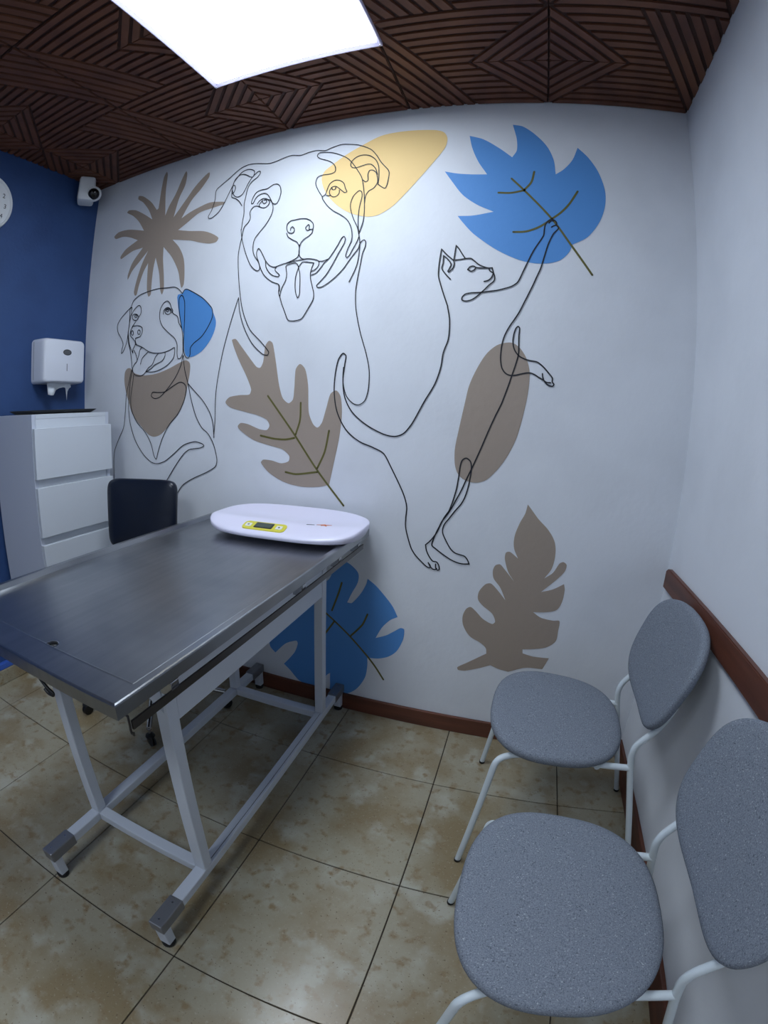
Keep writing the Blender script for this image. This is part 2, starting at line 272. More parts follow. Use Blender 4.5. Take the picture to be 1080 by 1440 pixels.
  '-2359.2,1759.1 -2345.6,1785 -2304.1,1806.8 -2250.8,1815.5 -2184,1820.4 -2125.9,1816.2 -2076.6,1812.9 -2051.4,1800.5 -2025.5,1776.2! -2013.5,1791.7 -1997,1791.6 -1952.6,1769.4 -1905.6,1741 -1865.6,1706.7 -1846.6,1682.6 -1844.4,1653 -1864.6,1610.9 -1899.1,1569.7 -1942,1543.4 -1959,1524.8 -1960,1495.2 -1967.8,1481.9 -1981,1482.6 -1993,1497.3 -1999.7,1522.6 -2002,1582.9 -2002.9,1668.7 -2008.4,1735.5 -2020.9,1762.7 -2031.4,1768.2 -2042.4,1755.1 -2039.6,1708.4 -2024.5,1645.5 -2010.8,1593.6 -2004.2,1542.9 -2004,1502.9 -2017.6,1481.3 -2031.2,1482.1 -2037.8,1505.1 -2040.1,1545.6 -2057,1574.8 -2100.9,1606.8 -2138.8,1638.9 -2157.5,1674.9 -2158.1,1717.1 -2140.3,1744 -2116.2,1753 -2097.3,1738.6 -2088.7,1719.3 -2076.8,1702.3 -2086.4,1693.1',
  '-2135.9,1693.5 -2133.9,1711.6 -2113.5,1722.3 -2091.5,1711.8 -2072.2,1688.9 -2047,1673.3 -2034.3,1641.4 -2019.3,1619.6',
  '-2089.9,1700.7 -2093.4,1692.5 -2104,1689 -2116.6,1692.1 -2125.3,1700.2 -2126.1,1709.6 -2118.6,1715.8 -2106.2,1716 -2094.9,1710 -2089.9,1700.7',
  '-2102.9,1706.4 -2104.5,1702.9 -2108.9,1701.5 -2114.3,1702.8 -2118,1706.2 -2118.3,1710.2 -2115.1,1712.8 -2109.9,1712.8 -2105.1,1710.4 -2102.9,1706.4',
  '-2355.1,1714.2 -2337.2,1739.5 -2306.9,1756.5 -2291.9,1747.4 -2287.6,1716.8 -2309,1692.2',
  '-2303.3,1698.6 -2307.7,1689.3 -2320.5,1685.5 -2335.9,1689.2 -2346.6,1698.5 -2347.6,1709.2 -2338.3,1716.1 -2323.1,1716.1 -2309.4,1709.1 -2303.3,1698.6',
  '-2313.3,1705.2 -2315.1,1701.6 -2320.1,1700.2 -2326.2,1701.6 -2330.3,1705.2 -2330.7,1709.4 -2327.1,1712.1 -2321.2,1712.1 -2315.8,1709.4 -2313.3,1705.2',
  '-2319.9,1679.8 -2338.6,1662.8 -2347.5,1652.8',
  '-2353.2,1642.5 -2338.2,1657.3 -2302.2,1657.1 -2273.8,1644.9 -2272.2,1623.2 -2286.4,1603.1 -2316.2,1597.9 -2314.9,1578.8 -2307.8,1567.4',
  '-2354.7,1639.9 -2355.3,1615.3 -2333.8,1596.8 -2318.1,1579.1 -2317.3,1565.5 -2334.4,1542.6 -2331.2,1528.8 -2347,1549.1 -2361,1577.6 -2371.8,1627.9',
  '-2333.4,1625.6 -2335,1618.8 -2340,1615.6 -2346.1,1617.5 -2350.5,1623.7 -2351,1631.2 -2347.5,1636.5 -2341.6,1637.2 -2336,1632.9 -2333.4,1625.6',
  '-2284.8,1624.5 -2286.5,1617.7 -2291.9,1614.6 -2298.4,1616.5 -2303,1622.7 -2303.6,1630.1 -2299.8,1635.4 -2293.4,1636 -2287.5,1631.7 -2284.8,1624.5',
  '-2359,1756.2 -2386.1,1740.4 -2433.4,1707.1 -2456.5,1676.1 -2449.5,1641.7 -2421.2,1605.3 -2406.6,1576.2 -2415.1,1549.3 -2416.8,1532.9 -2404.5,1540.2 -2381.7,1579.4 -2372.6,1628 -2364.6,1682.2 -2356.6,1731 -2354.6,1752.9 -2368.4,1743.6 -2366.2,1682.4 -2371.8,1627.9 -2365.1,1577.9 -2350.5,1538.5 -2340,1494.3 -2332.2,1445.2',
  '-2315.8,1568.1 -2267.4,1550.6 -2220,1525.6 -2174.5,1515.5 -2123.6,1515 -2081.6,1523.3 -2055.8,1532.6 -2052.1,1516.1 -2058.8,1486.3 -2092.3,1457.8 -2141.5,1437.4 -2185.4,1429.3 -2234.7,1433.5 -2220.1,1449.5 -2194.3,1463.7 -2173.7,1498.8 -2156.1,1513.1',
  '-2234.7,1433.5 -2201,1445.8 -2179.2,1460.2 -2128.9,1477.8 -2112.1,1499.8 -2112.8,1514.2',
  '-2234.7,1434.5 -2253.5,1419.7 -2284.7,1414.8 -2316.9,1425.6 -2330,1450.5 -2318.7,1471.3 -2299.5,1488.9 -2309,1519 -2326.3,1542',
  '-2299.5,1488.9 -2288.8,1512.2 -2282.4,1538.4 -2267.4,1550.6',
  '-2275,1471.2 -2264.5,1497.1 -2242.2,1514.1 -2227.4,1523.6',
  '-2001.4,1492.8 -2012.7,1449.1 -2041.3,1400.4 -2081.6,1356.5 -2116.4,1327 -2145.1,1309.7 -2174.5,1306.1 -2195.7,1318.5 -2186.3,1334.9 -2152.9,1333 -2109.4,1334.4 -2053.8,1360.7 -2013.2,1375.5 -1986.1,1366.2 -1975.4,1343.7 -1987.5,1294.6 -2023.7,1235.1 -2079.2,1184.3 -2122.8,1122.1 -2149.7,1064.2 -2165.8,1024.2 -2180.3,1041.9 -2197.9,1093.9 -2235.3,1145.7 -2297.9,1198.2 -2334.2,1257.5 -2340.3,1311.5 -2327.6,1375.7 -2320.9,1423.7',
  '-1999.4,1493.3 -1988.6,1433.1 -1966.3,1368.1 -1944.6,1294.1 -1917.4,1225.7 -1885,1177.6 -1847.1,1149.6 -1816.2,1102.7 -1799.2,1041.2 -1807.4,1011.8 -1854.3,984.4 -1939.1,948.5 -2001.1,913.1 -2041.6,863 -2069.3,812.8',
  '-1966.3,1368.1 -1926.1,1332.9 -1880.6,1293.5 -1842.2,1245.5 -1823.1,1202.8 -1815,1133.9',
  '-2329.8,1445.7 -2344.3,1392.6 -2351.2,1328 -2354.8,1263.1 -2342.9,1187.2 -2307.7,1106.7 -2253.6,1044 -2200.5,1009.2 -2162.8,1003.3 -2110.6,1016.6 -2052.4,1052.9 -1989.7,1095.9 -1923.3,1113.2 -1884.8,1107.3 -1870.8,1098.1 -1891.2,1087.5 -1956.4,1077.3 -1990.3,1055.8 -2039.7,1002.5 -2084.1,948.1 -2114.9,909.1',
  '-2337.9,1446.2 -2352.6,1392.9 -2372,1328.6 -2379.9,1247.1 -2393.5,1170.5 -2433.9,1109.1 -2467.2,1052.1 -2475.5,1012.1 -2481.6,897.5',
 ],
 'fills': {
  'yellow': '-1370.9,2195.7 -1361,2227.5 -1326,2255.2 -1273.7,2290.6 -1204.3,2327.1 -1135.8,2357.9 -1067.2,2366.8 -988.4,2365.9 -921.9,2358.9 -891.6,2346.1 -878.6,2318.3 -884.7,2279.4 -918.3,2227.1 -970,2158.5 -1021.7,2094.7 -1073.9,2038.3 -1127.8,2006.8 -1167.1,2003.2 -1213.7,2015.2 -1262.1,2039.1 -1313,2083.1 -1354,2140.4',
  'blueleaf': '-796.3,2323! -746.2,2305.2 -690.6,2265.6 -643.1,2224.2! -626.5,2253.8 -626,2302.6 -639.4,2368.3! -603.7,2360.2 -561.4,2325.7 -519.9,2273.9 -497,2216.1 -491.1,2155.7! -461.9,2178.3 -430.7,2219.3 -410.9,2271.5! -376,2233.7 -341.9,2175.9 -320.4,2101.8 -322,2041.1 -341,1980.3 -382.8,1918.8 -435.5,1886.1! -447,1857 -475.7,1826.9 -522,1811.5 -580.1,1811.6 -638.7,1828.1 -704.1,1861.5 -776.8,1916.3 -817.2,1963.4 -833,1985.4! -778.6,1986.4 -706.9,2000.8! -767.4,2030.5 -816.9,2069.7 -855.2,2124.4 -884.4,2171! -837.4,2159.7 -781.8,2153.9 -731.7,2152.6! -764,2208 -786.4,2268.7',
  'splash': '-2212,2427.5 -2203,2409.4 -2200.6,2317.1 -2183.5,2185.6! -2165.1,2230.8 -2131.2,2287.1 -2101.3,2362.8 -2084.2,2394.4 -2075,2379.8 -2077.4,2320.7 -2105.6,2257.2 -2126.7,2163.9! -2096.6,2197.1 -2055.7,2245 -2015.9,2293.2 -1963.7,2338.3 -1939.7,2349.7 -1937.5,2325.8 -1974.2,2277.1 -2026.1,2226.5 -2075.7,2146.8! -2030.8,2165.1 -1973.7,2180.5 -1917.6,2190.3 -1867.1,2183.6 -1829.5,2173.8 -1837.3,2164.6 -1901,2159 -1969.9,2151.7 -2037.6,2116.2 -2088.6,2090.6! -2018.4,2071.9 -1931.9,2053.8 -1879.1,2030.6 -1845.9,2006.2 -1856.2,1989.7 -1892.9,1988.2 -1951.4,2004 -2005.7,2023.1 -2117.9,2049.2! -2070.2,2001.5 -2036,1941.5 -2023.5,1870.6 -2022.8,1818.2 -2034.8,1804.2 -2045.2,1826.6 -2063.8,1887.4 -2114.4,1966 -2171.5,2023.6! -2167.7,1964.6 -2152.7,1880.1 -2145.7,1814.5 -2155.4,1789.2 -2168.6,1812.5 -2185,1896.2 -2217.2,1979.1! -2226,1930.7 -2229.7,1865.1 -2230.2,1799.7 -2244.5,1790.8 -2257.4,1820 -2262.9,1870.4 -2266,1960.1! -2293.4,1920 -2317.4,1856.8 -2328.6,1813.9 -2340,1808.9 -2350.2,1828.3 -2336.9,1888 -2307.2,1967.6 -2274.4,2023.9! -2324.8,1982.3 -2375.5,1940 -2403.4,1900.2 -2406.1,1922.5 -2380.9,1981.3 -2314.1,2047.9! -2381.6,2045.3 -2429.1,2031.5 -2469.6,2018.8 -2475.8,2031.9 -2442.2,2063.7 -2356.7,2095.8! -2418,2124 -2470.7,2138.8 -2527,2139.3 -2542.8,2155.2 -2510.6,2172.4 -2433.4,2168.4 -2319.5,2137.6! -2364.3,2195.6 -2411.8,2237.5 -2463,2268.9 -2452.1,2278.6 -2400.4,2266.5 -2338.3,2231.5 -2268.9,2185! -2300.7,2240.3 -2349.1,2295.1 -2390.3,2324.6 -2389.4,2341.8 -2355.3,2330.7 -2292.5,2283.5 -2245.7,2229.8! -2235.5,2236.2 -2232.5,2331.6 -2226.3,2403.6',
  'ear': '-2056.6,1762.1 -2052.3,1774.6 -2025.5,1776.2 -2013.4,1790.2 -1996.9,1790.5 -1952.5,1768.4 -1905.4,1738.5 -1865.4,1704.2 -1841.2,1667.4 -1824.4,1626.9 -1832.3,1584.1 -1857.1,1542.4 -1895.3,1506.1 -1938.8,1486.6 -1964.7,1484.7 -1984.7,1491.8 -1996.1,1517.4 -2003.4,1583 -2027.9,1645.8 -2042.2,1698.4',
  'bandana': '-2387.2,1438.2 -2371.1,1454.7 -2346.4,1454.8 -2325.3,1434.7 -2284.9,1420.8 -2245.6,1415.7 -2162.8,1421 -2084.5,1440.2 -2016.8,1464.3 -1983.7,1471.5 -1960,1456.4 -1958.3,1417 -1969.4,1363.2 -1981.1,1309.3 -2017,1245.1 -2079.2,1184.3 -2129.8,1142.5 -2174.5,1128.6 -2212.3,1135.6 -2274.1,1182.3 -2330.2,1235.9 -2354.9,1290.2 -2376.3,1339.6 -2390.1,1394.7',
  'oak': '-1735.1,1543.5 -1716.9,1547.3 -1693.6,1523 -1644.1,1467.1 -1607.1,1427.6 -1589.7,1424.3 -1577.2,1447.2 -1570.4,1511.1 -1554.6,1530.8 -1537.3,1521.3 -1520.6,1457.2 -1499.3,1353.9 -1480.8,1302.8 -1454.1,1283.4 -1435.5,1297.7 -1431,1342.6 -1428.1,1415.6 -1410.2,1435 -1387.4,1415.2 -1372.1,1354.1 -1364.5,1249.1 -1344.4,1205.5 -1325.6,1193.6 -1308.2,1212.5 -1292.5,1267.6 -1277.2,1322.4 -1254.3,1334.7 -1235.8,1312.5 -1228.1,1248.1 -1234.8,1161.5 -1254.3,1056.5 -1269.6,977.6! -1318.2,965.9 -1393.6,960.7 -1472.2,974.1 -1540.1,1006.8 -1575.1,1042.7 -1564.8,1055.1 -1527.1,1054.6 -1479.9,1046.1 -1447.3,1056.9 -1444.5,1077.1 -1474.5,1101.1 -1528.1,1112.6 -1611.4,1132.1 -1676.6,1168.3 -1691.6,1185.7 -1677.2,1199.8 -1641.1,1196 -1584.3,1177.1 -1549.9,1175.4 -1538.2,1193.1 -1551,1215.8 -1592.7,1232.2 -1656.6,1245.9 -1730.4,1263 -1757.3,1284.1 -1739.1,1305.1 -1687.6,1313.9 -1637.5,1316.7 -1629.8,1337.2 -1654.6,1390.5 -1701.6,1469.3',
  'oval': '-639.7,1526.4 -677.3,1516.1 -712.1,1485.6 -741.7,1434.9 -766.5,1372.2 -778.8,1306 -793.4,1214.9 -802,1148.2 -798.1,1094.6 -784.3,1062.5 -759.8,1043.9 -721.8,1038.5 -685.5,1051.3 -651.6,1087.7 -619.3,1139.8 -592.6,1207.1 -575.2,1293 -564.9,1374 -565.5,1434.2 -579.1,1477.5 -600.8,1508.5 -621.5,1523.4',
  'fig': '-532.7,982.1! -517.1,965.3 -490.5,935.7 -448.8,898.4 -422.5,858.9 -414.4,811.9 -420.4,762.4 -440.9,724.1! -413.6,748.5 -395.4,785.1 -382.3,792.5 -369.1,783.4 -372.3,758.5 -395.8,725.9 -445,671.6! -404.1,687.2 -367.2,712! -361.2,690.1 -363.2,644 -377.1,611.1 -413.7,596.7 -461.5,590.1! -429.3,572.3 -384.2,566.9 -359.9,568.6 -357.7,528.6 -359.7,484.6 -389.5,455.2 -437.4,440.7 -476.5,433.6! -473.8,416.9! -432,409.1 -371.4,410.8! -387.7,360.6! -453.6,356.1 -515.8,327.8! -552.8,333.4 -588.1,345.1! -624.4,326.6 -684,302 -710.2,301.1 -714.2,312.6 -678.2,340.6 -610.1,393.1! -615.7,416.4 -638.5,435.4 -681.8,456.5 -711.7,496.3 -718.3,533.8 -709.2,565.2 -693.1,576.8 -671.7,563 -641,535.4 -604.3,520.4 -594.8,531.7 -609.6,561.9 -647.4,588.2 -668.9,611.4 -668.6,642.9 -647.8,674.3 -629.1,679.6 -602.2,657.7 -568.5,622! -594,669.1 -622,700.9 -627.8,730.4 -620.6,750.4 -604.6,756 -583.2,736.4 -547.2,698.5! -573.2,732.7 -590.8,780 -588.8,802.3 -575.1,806.5 -544.3,786! -562.9,822.6 -565.7,865.6 -552.8,914.5 -538.2,949',
  'monstera': '-1199.1,687.4! -1165.5,670.9 -1137.1,642.7 -1138.4,603.9 -1161.7,555.1 -1180.2,511.7! -1160.4,512.5 -1123.1,561.9 -1102.9,604.4 -1098.4,627! -1065.1,605.1 -1025.8,567.7 -991.6,529.1 -968.8,487.9! -998.7,468 -1029.3,430.1 -1054.4,377.3! -1011.1,398.2 -979.8,422.2 -954.1,441.8 -938.9,438.9 -940.2,394.6 -963.5,335.6 -994.8,304.2 -1033.2,286.3 -1067,280 -1085.4,280.8! -1083.8,239.6 -1092,178.5 -1131.4,107.1 -1185.6,67.9 -1248.2,61.1 -1251.5,109.7 -1251.7,161.3! -1267.2,147 -1283,115.1! -1286.4,64.6 -1351.1,67.8 -1403.6,81.5 -1449.1,125.7 -1478.6,149.2! -1447,188.7 -1419.5,229.7 -1405.6,272.9 -1411.8,284.5 -1464.7,258.5 -1520.9,196.9! -1547.1,224.4 -1544.1,292.4 -1488.1,357.4 -1409,449.3 -1347,533.1 -1299.7,582.1 -1276.4,586.1 -1259.2,600.3 -1245.6,636.2 -1243.1,653.2 -1221.2,678.6',
 },
 'veins': {
  'blueleaf': ['-645.1,2134.2 -603.2,2089.3 -505.8,1978.4 -441.3,1885.7 -367.6,1781.6', '-565.8,2163.7 -576.3,2121.2 -600.2,2089.4', '-600.2,2087.3 -647.9,2076.2 -691.1,2076.7', '-416,2090.7 -446.5,2038.1 -476.3,2003.1 -505.8,1978.4', '-505.8,1978.4 -546.8,1947 -593.5,1926.9 -637.6,1923'],
  'oak': ['-1548.8,1310.9 -1512.4,1268.3 -1424.3,1163.2 -1320,1029.3 -1207.2,904.2', '-1400.2,1286 -1400.8,1220.2 -1417.9,1163.5', '-1423.8,1149.1 -1462.4,1141.6 -1515.3,1142.1 -1578.2,1152.2', '-1277.1,1183.8 -1291.9,1103.5 -1321.4,1037.6', '-1459.5,1012.9 -1413.8,1007.8 -1321,1023.6'],
  'monstera': ['-1274.8,449.2 -1233.1,418.6 -1161.8,360.6 -1084.4,284.2 -1048.1,241.5 -1011.1,188.4', '-1092.1,476.3 -1112.5,425.3 -1161.9,363.6', '-1204.9,592.7 -1218,545 -1245.5,464', '-1233.1,418.6 -1277.1,347.7'],
 },
}
# ------------------------------------------------------------------ room shell
def structure(name, bm, m, parent=None, smooth=False):
    o = obj(name, bm, m, parent, smooth)
    if parent is None: o['kind'] = 'structure'
    return o

wall_back = structure('wall_back', box(-W-0.12, 0.12, 0, 0.12, -0.02, H+0.1), 'plaster')
wall_right = structure('wall_right', box(0, 0.12, BACK, 0, -0.02, H+0.1), 'plaster')
wall_left = structure('wall_left', box(-W-0.12, -W, BACK, 0, -0.02, H+0.1), 'blue_wall')
wall_front = structure('wall_front', box(-W-0.12, 0.12, BACK-0.12, BACK, -0.02, H+0.1), 'plaster')
door = structure('door_1', box(-1.1, -0.25, BACK, BACK+0.04, 0, 2.05, 0.004), 'door_paint')
structure('door_handle', tube(smooth_path([(-1.02, BACK+0.04, 1.0), (-1.02, BACK+0.09, 1.0), (-0.90, BACK+0.09, 1.0)], 0.015), 0.008), 'chrome', door, True)

# skirting boards, chair rail
def board(name, x0, x1, y0, y1, z0, z1, m='wood', bev=0.003):
    return structure(name, box(x0, x1, y0, y1, z0, z1, bev), m)
board('baseboard_back', -W+0.03, -0.0005, -0.014, -0.0005, 0.001, 0.077)
board('baseboard_right', -0.014, -0.0005, -2.6, -0.015, 0.001, 0.088)
bl = structure('baseboard_left', box(-W+0.0005, -W+0.010, BACK+0.01, -0.016, 0.001, 0.07), 'grout')
k = 0
y = -0.018
while y > BACK+0.5:
    obj('tile', box(-W+0.006, -W+0.03, y-0.447, y, 0.0015, 0.072, 0.002, 1), 'tile', bl); y -= 0.45
board('trim_1', -W+0.0005, -W+0.026, BACK+0.01, -0.016, 0.0735, 0.103, 'blue_edge')
# chair rail on the right wall with its chamfered end near the corner
bm = prism([(-0.036, 0.755), (-2.7, 0.752), (-2.7, 0.824), (-0.052, 0.826), (-0.036, 0.816)], 0.0, 1.0,
           to3=lambda a, b, z: (-0.0005 - 0.0185*z, a, b))
bmesh.ops.bevel(bm, geom=bm.edges[:], offset=0.003, segments=2, affect='EDGES')
structure('trim_2', bm, 'wood')

# floor: slab of grout with a tile for each cell
floor = structure('floor', box(-W-0.12, 0.12, BACK-0.12, 0.12, -0.08, -0.004), 'grout')
TS, OX, OY = 0.45, -0.2590, -0.3380
xs = [0.0] + [OX - TS*i for i in range(0, 7)]
xs = [x for x in xs if x > -W+0.02] + [-W]
ys = [0.0] + [OY - TS*j for j in range(0, 7)]
ys = [y for y in ys if y > BACK+0.02] + [BACK]
cache = {}
for i in range(len(xs)-1):
    for j in range(len(ys)-1):
        w, d = xs[i]-xs[i+1], ys[j]-ys[j+1]
        key = (round(w, 3), round(d, 3))
        g = 0.0018
        if key not in cache:
            o = obj('tile', box(-w/2+g, w/2-g, -d/2+g, d/2-g, -0.009, 0.0, 0.0012, 2), 'tile', floor)
            cache[key] = o.data
        else:
            o = link(bpy.data.objects.new('tile', cache[key]), floor)
        o.location = ((xs[i]+xs[i+1])/2, (ys[j]+ys[j+1])/2, 0)

# ceiling: square carved panels, each with its own slats
ceiling = structure('ceiling', box(-W-0.12, 0.12, BACK-0.12, 0.12, H+0.034, H+0.12), 'panel_groove')
PX, PY, GAP, DEPTH = 0.5145, 0.4835, 0.0095, 0.008

def clip(poly, a, b, c):
    """keep the side a*x+b*y+c >= 0 of a convex polygon"""
    out = []
    for i in range(len(poly)):
        p, q = poly[i], poly[(i+1) % len(poly)]
        dp, dq = a*p[0]+b*p[1]+c, a*q[0]+b*q[1]+c
        if dp >= 0: out.append(p)
        if dp*dq < 0:
            t = dp/(dp-dq); out.append((p[0]+(q[0]-p[0])*t, p[1]+(q[1]-p[1])*t))
    return out

def area(poly):
    return 0.5*sum(poly[i][0]*poly[(i+1) % len(poly)][1]-poly[(i+1) % len(poly)][0]*poly[i][1] for i in range(len(poly)))

def inset(poly, d):
    s = 1 if area(poly) > 0 else -1
    out = poly
    for i in range(len(poly)):
        p, q = poly[i], poly[(i+1) % len(poly)]
        L = math.hypot(q[0]-p[0], q[1]-p[1])
        if L < 1e-6: continue
        nx, ny = -(q[1]-p[1])/L*s, (q[0]-p[0])/L*s
        out = clip(out, nx, ny, -(nx*p[0]+ny*p[1])-d)
        if len(out) < 3: return []
    return out

def strips(poly, p, q, pitch, n, side=None):
    """slats parallel to the line p-q, counted from it into the polygon"""
    L = math.hypot(q[0]-p[0], q[1]-p[1]); nx, ny = -(q[1]-p[1])/L, (q[0]-p[0])/L
    cx = sum(v[0] for v in poly)/len(poly); cy = sum(v[1] for v in poly)/len(poly)
    if nx*(cx-p[0])+ny*(cy-p[1]) < 0: nx, ny = -nx, -ny
    c0 = -(nx*p[0]+ny*p[1]); out = []
    for k in range(n):
        s = clip(poly, nx, ny, c0-(k*pitch+GAP*0.5)); s = clip(s, -nx, -ny, -c0+((k+1)*pitch-GAP*0.5)) if len(s) > 2 else []
        if len(s) > 2 and abs(area(s)) > 1.2e-4: out.append(s)
    return out

g = 0.0015
c00, c10, c11, c01 = (g, g), (PX-g, g), (PX-g, PY-g), (g, PY-g)
bmid, apex, qmid = (PX/2, PY-g), (PX/2, PY/2), (PX/4, PY/2)
polys = []
polys += strips(inset([c00, bmid, c01], 0.002), c00, bmid, 0.0375, 6)
polys += strips([(PX-g, g), (PX-g, PY/2), apex], (PX, 0), apex, 0.0350, 5)
polys += strips([(PX-g, PY/2), (PX-g, PY-g), apex], (PX, PY), apex, 0.0350, 5)
pit = PY/14
upper = inset([(0, 0), (PX, 0), apex, qmid], 0.004); lower = inset([qmid, apex, (PX, PY), (PX/2, PY)], 0.004)
allow = strips(upper, (0, 0), (PX, 0), pit, 7) + strips(lower, (0, PY), (PX, PY), pit, 7)
polys += allow

def slat_bm(poly, bm=None):
    if area(poly) < 0: poly = poly[::-1]
    small = inset(poly, 0.0022)
    base = [(x-PX/2, y-PY/2) for x, y in poly]
    if len(small) == len(poly):
        return prism(base, DEPTH+0.004, 0.0, [(x-PX/2, y-PY/2) for x, y in align(poly, small)], bm)
    return prism(base, DEPTH+0.004, 0.0, None, bm)

def align(a, b):
    best = min(range(len(b)), key=lambda s: sum((a[i][0]-b[(i+s) % len(b)][0])**2+(a[i][1]-b[(i+s) % len(b)][1])**2 for i in range(len(a))))
    return [b[(i+best) % len(b)] for i in range(len(a))]

def lift(o, bm_data): pass
slat_data, back_data, joined_data = [], None, None
for col in range(6):
    for row in range(7):
        xr = 0.005 - PX*col; xl = xr - PX
        yb = -PY*row - 0.001; yf = yb - PY
        if yf < BACK or xl < -W-PX*0.9: continue
        flip = (col % 2 == 0)             # columns alternate with the panel turned half round
        cut_l = xl < -W; cut_r = xr > 0
        if back_data is None:
            pb = obj('ceiling_panel', box(-PX/2+0.001, PX/2-0.001, -PY/2+0.001, PY/2-0.001, DEPTH, DEPTH+0.018), 'panel_groove', ceiling)
            back_data = pb.data
        elif cut_l:
            pb = obj('ceiling_panel', box(-W-xl-PX/2+0.001, PX/2-0.001, -PY/2+0.001, PY/2-0.001, DEPTH, DEPTH+0.018), 'panel_groove', ceiling)
        else:
            pb = link(bpy.data.objects.new('ceiling_panel', back_data), ceiling)
        pb.location = ((xl+xr)/2, (yb+yf)/2, H)
        if flip and not cut_l: pb.rotation_euler = (0, 0, math.pi)
        seen = row < 3
        if cut_l:                        # the last column is sawn off at the wall
            lim = -W - xl + 0.003
            mine = []
            for p in polys:
                pp = [(PX-a, PY-b) for a, b in p] if flip else p
                s = clip(pp, 1, 0, -lim)
                if len(s) > 2 and abs(area(s)) > 1e-4: mine.append(s)
            if seen:
                for s in mine: obj('slat', slat_bm(s), 'panel_wood', pb)
            else:
                bm = bmesh.new()
                for s in mine: slat_bm(s, bm)
                obj('slat', bm, 'panel_wood', pb)['kind'] = 'stuff'
            continue
        if seen:
            if not slat_data:
                for p in polys: slat_data.append(obj('slat', slat_bm(p), 'panel_wood', pb).data)
            else:
                for d in slat_data: link(bpy.data.objects.new('slat', d), pb)
        else:
            if joined_data is None:
                bm = bmesh.new()
                for p in polys: slat_bm(p, bm)
                o = obj('slat', bm, 'panel_wood', pb); joined_data = o.data
            else: o = link(bpy.data.objects.new('slat', joined_data), pb)
            o['kind'] = 'stuff'

# ------------------------------------------------------------------ LED ceiling panel
LX0, LX1, LY0, LY1, LZ = -1.640, -1.014, -1.012, -0.386, H-0.012
t = thing('ceiling_light', 'large square white LED panel glowing on the carved ceiling above the steel table', 'light', ((LX0+LX1)/2, (LY0+LY1)/2, LZ))
hx, hy = (LX1-LX0)/2, (LY1-LY0)/2
bm = bmesh.new(); fw = 0.016
def sq4(d, z): return [bm.verts.new((a*(hx-d), b*(hy-d), z)) for a, b in ((-1, -1), (1, -1), (1, 1), (-1, 1))]
lv = [sq4(0, 0.0118), sq4(0, 0.0012), sq4(0.0015, 0.0), sq4(0.004, 0.0), sq4(fw, 0.0085), sq4(fw, 0.0118)]
for a, b in zip(lv, lv[1:]+lv[:1]):
    for k in range(4): bm.faces.new((a[k], a[(k+1) % 4], b[(k+1) % 4], b[k]))
obj('frame', bm, 'frame_white', t)
obj('diffuser', box(-hx+fw, hx-fw, -hy+fw, hy-fw, 0.0083, 0.0117), 'diffuser', t)
for sx in (-1, 1):
    for sy in (-1, 1):
        obj('screw', lathe([(0.0, -0.0016), (0.0028, -0.0012), (0.0032, 0)], (sx*(hx-0.0065), sy*(hy-0.0065), 0.0015), n=10), 'chrome', t, True)

def copy_tree(o, parent=None):
    c = o.copy(); COL.objects.link(c); c.parent = parent
    for ch in list(o.children): copy_tree(ch, c)
    return c
fill_panel = copy_tree(t); fill_panel.location = ((LX0+LX1)/2, -2.33, LZ)      # unseen twin added behind the viewer, brightens foreground and under-table area
fill_panel['label'] = 'added square LED fill panel, unseen behind the viewer, brightening the foreground'
t['group'] = fill_panel['group'] = 'LED panels on the carved ceiling'

# ------------------------------------------------------------------ wall painting (flat paint on the back wall)
def parse(s):
    out = []
    for tok in s.split():
        c = tok.endswith('!'); a, b = tok.rstrip('!').split(',')
        out.append((float(a)/1000, float(b)/1000, c))
    return out

def spline(s, closed=False, n=6):
    P = parse(s)
    if closed:
        start = next((i for i, p in enumerate(P) if p[2]), None)
        if start is not None: P = P[start:]+P[:start]; P.append(P[0]); wrap = False
        else: wrap = True
    else: wrap = False
    out = []
    N = len(P)
    def seg(p0, p1, p2, p3):
        for k in range(n):
            t = k/n
            f = lambda a, b, c, d: 0.5*((2*b)+(-a+c)*t+(2*a-5*b+4*c-d)*t*t+(-a+3*b-3*c+d)*t**3)
            out.append((f(p0[0], p1[0], p2[0], p3[0]), f(p0[1], p1[1], p2[1], p3[1])))
    def near_end(a, b): return (a[0]+(a[0]-b[0]), a[1]+(a[1]-b[1]))
    def lim(far, a, b):
        # shorten a far neighbour so that unequal spacing makes no overshoot
        L = math.hypot(b[0]-a[0], b[1]-a[1]); d = math.hypot(far[0]-a[0], far[1]-a[1])
        if d > L > 0: return (a[0]+(far[0]-a[0])*L/d, a[1]+(far[1]-a[1])*L/d)
        return far
    rng = range(N) if wrap else range(N-1)
    for i in rng:
        a, b = P[i % N], P[(i+1) % N]
        pa = P[(i-1) % N] if (wrap or i > 0) else None
        pb = P[(i+2) % N] if (wrap or i+2 < N) else None
        p0 = near_end(a, b) if (pa is None or a[2]) else lim(pa, a, b)
        p3 = near_end(b, a) if (pb is None or b[2]) else lim(pb, b, a)
        seg(p0, a, b, p3)
    if not closed: out.append(P[-1][:2])
    return out

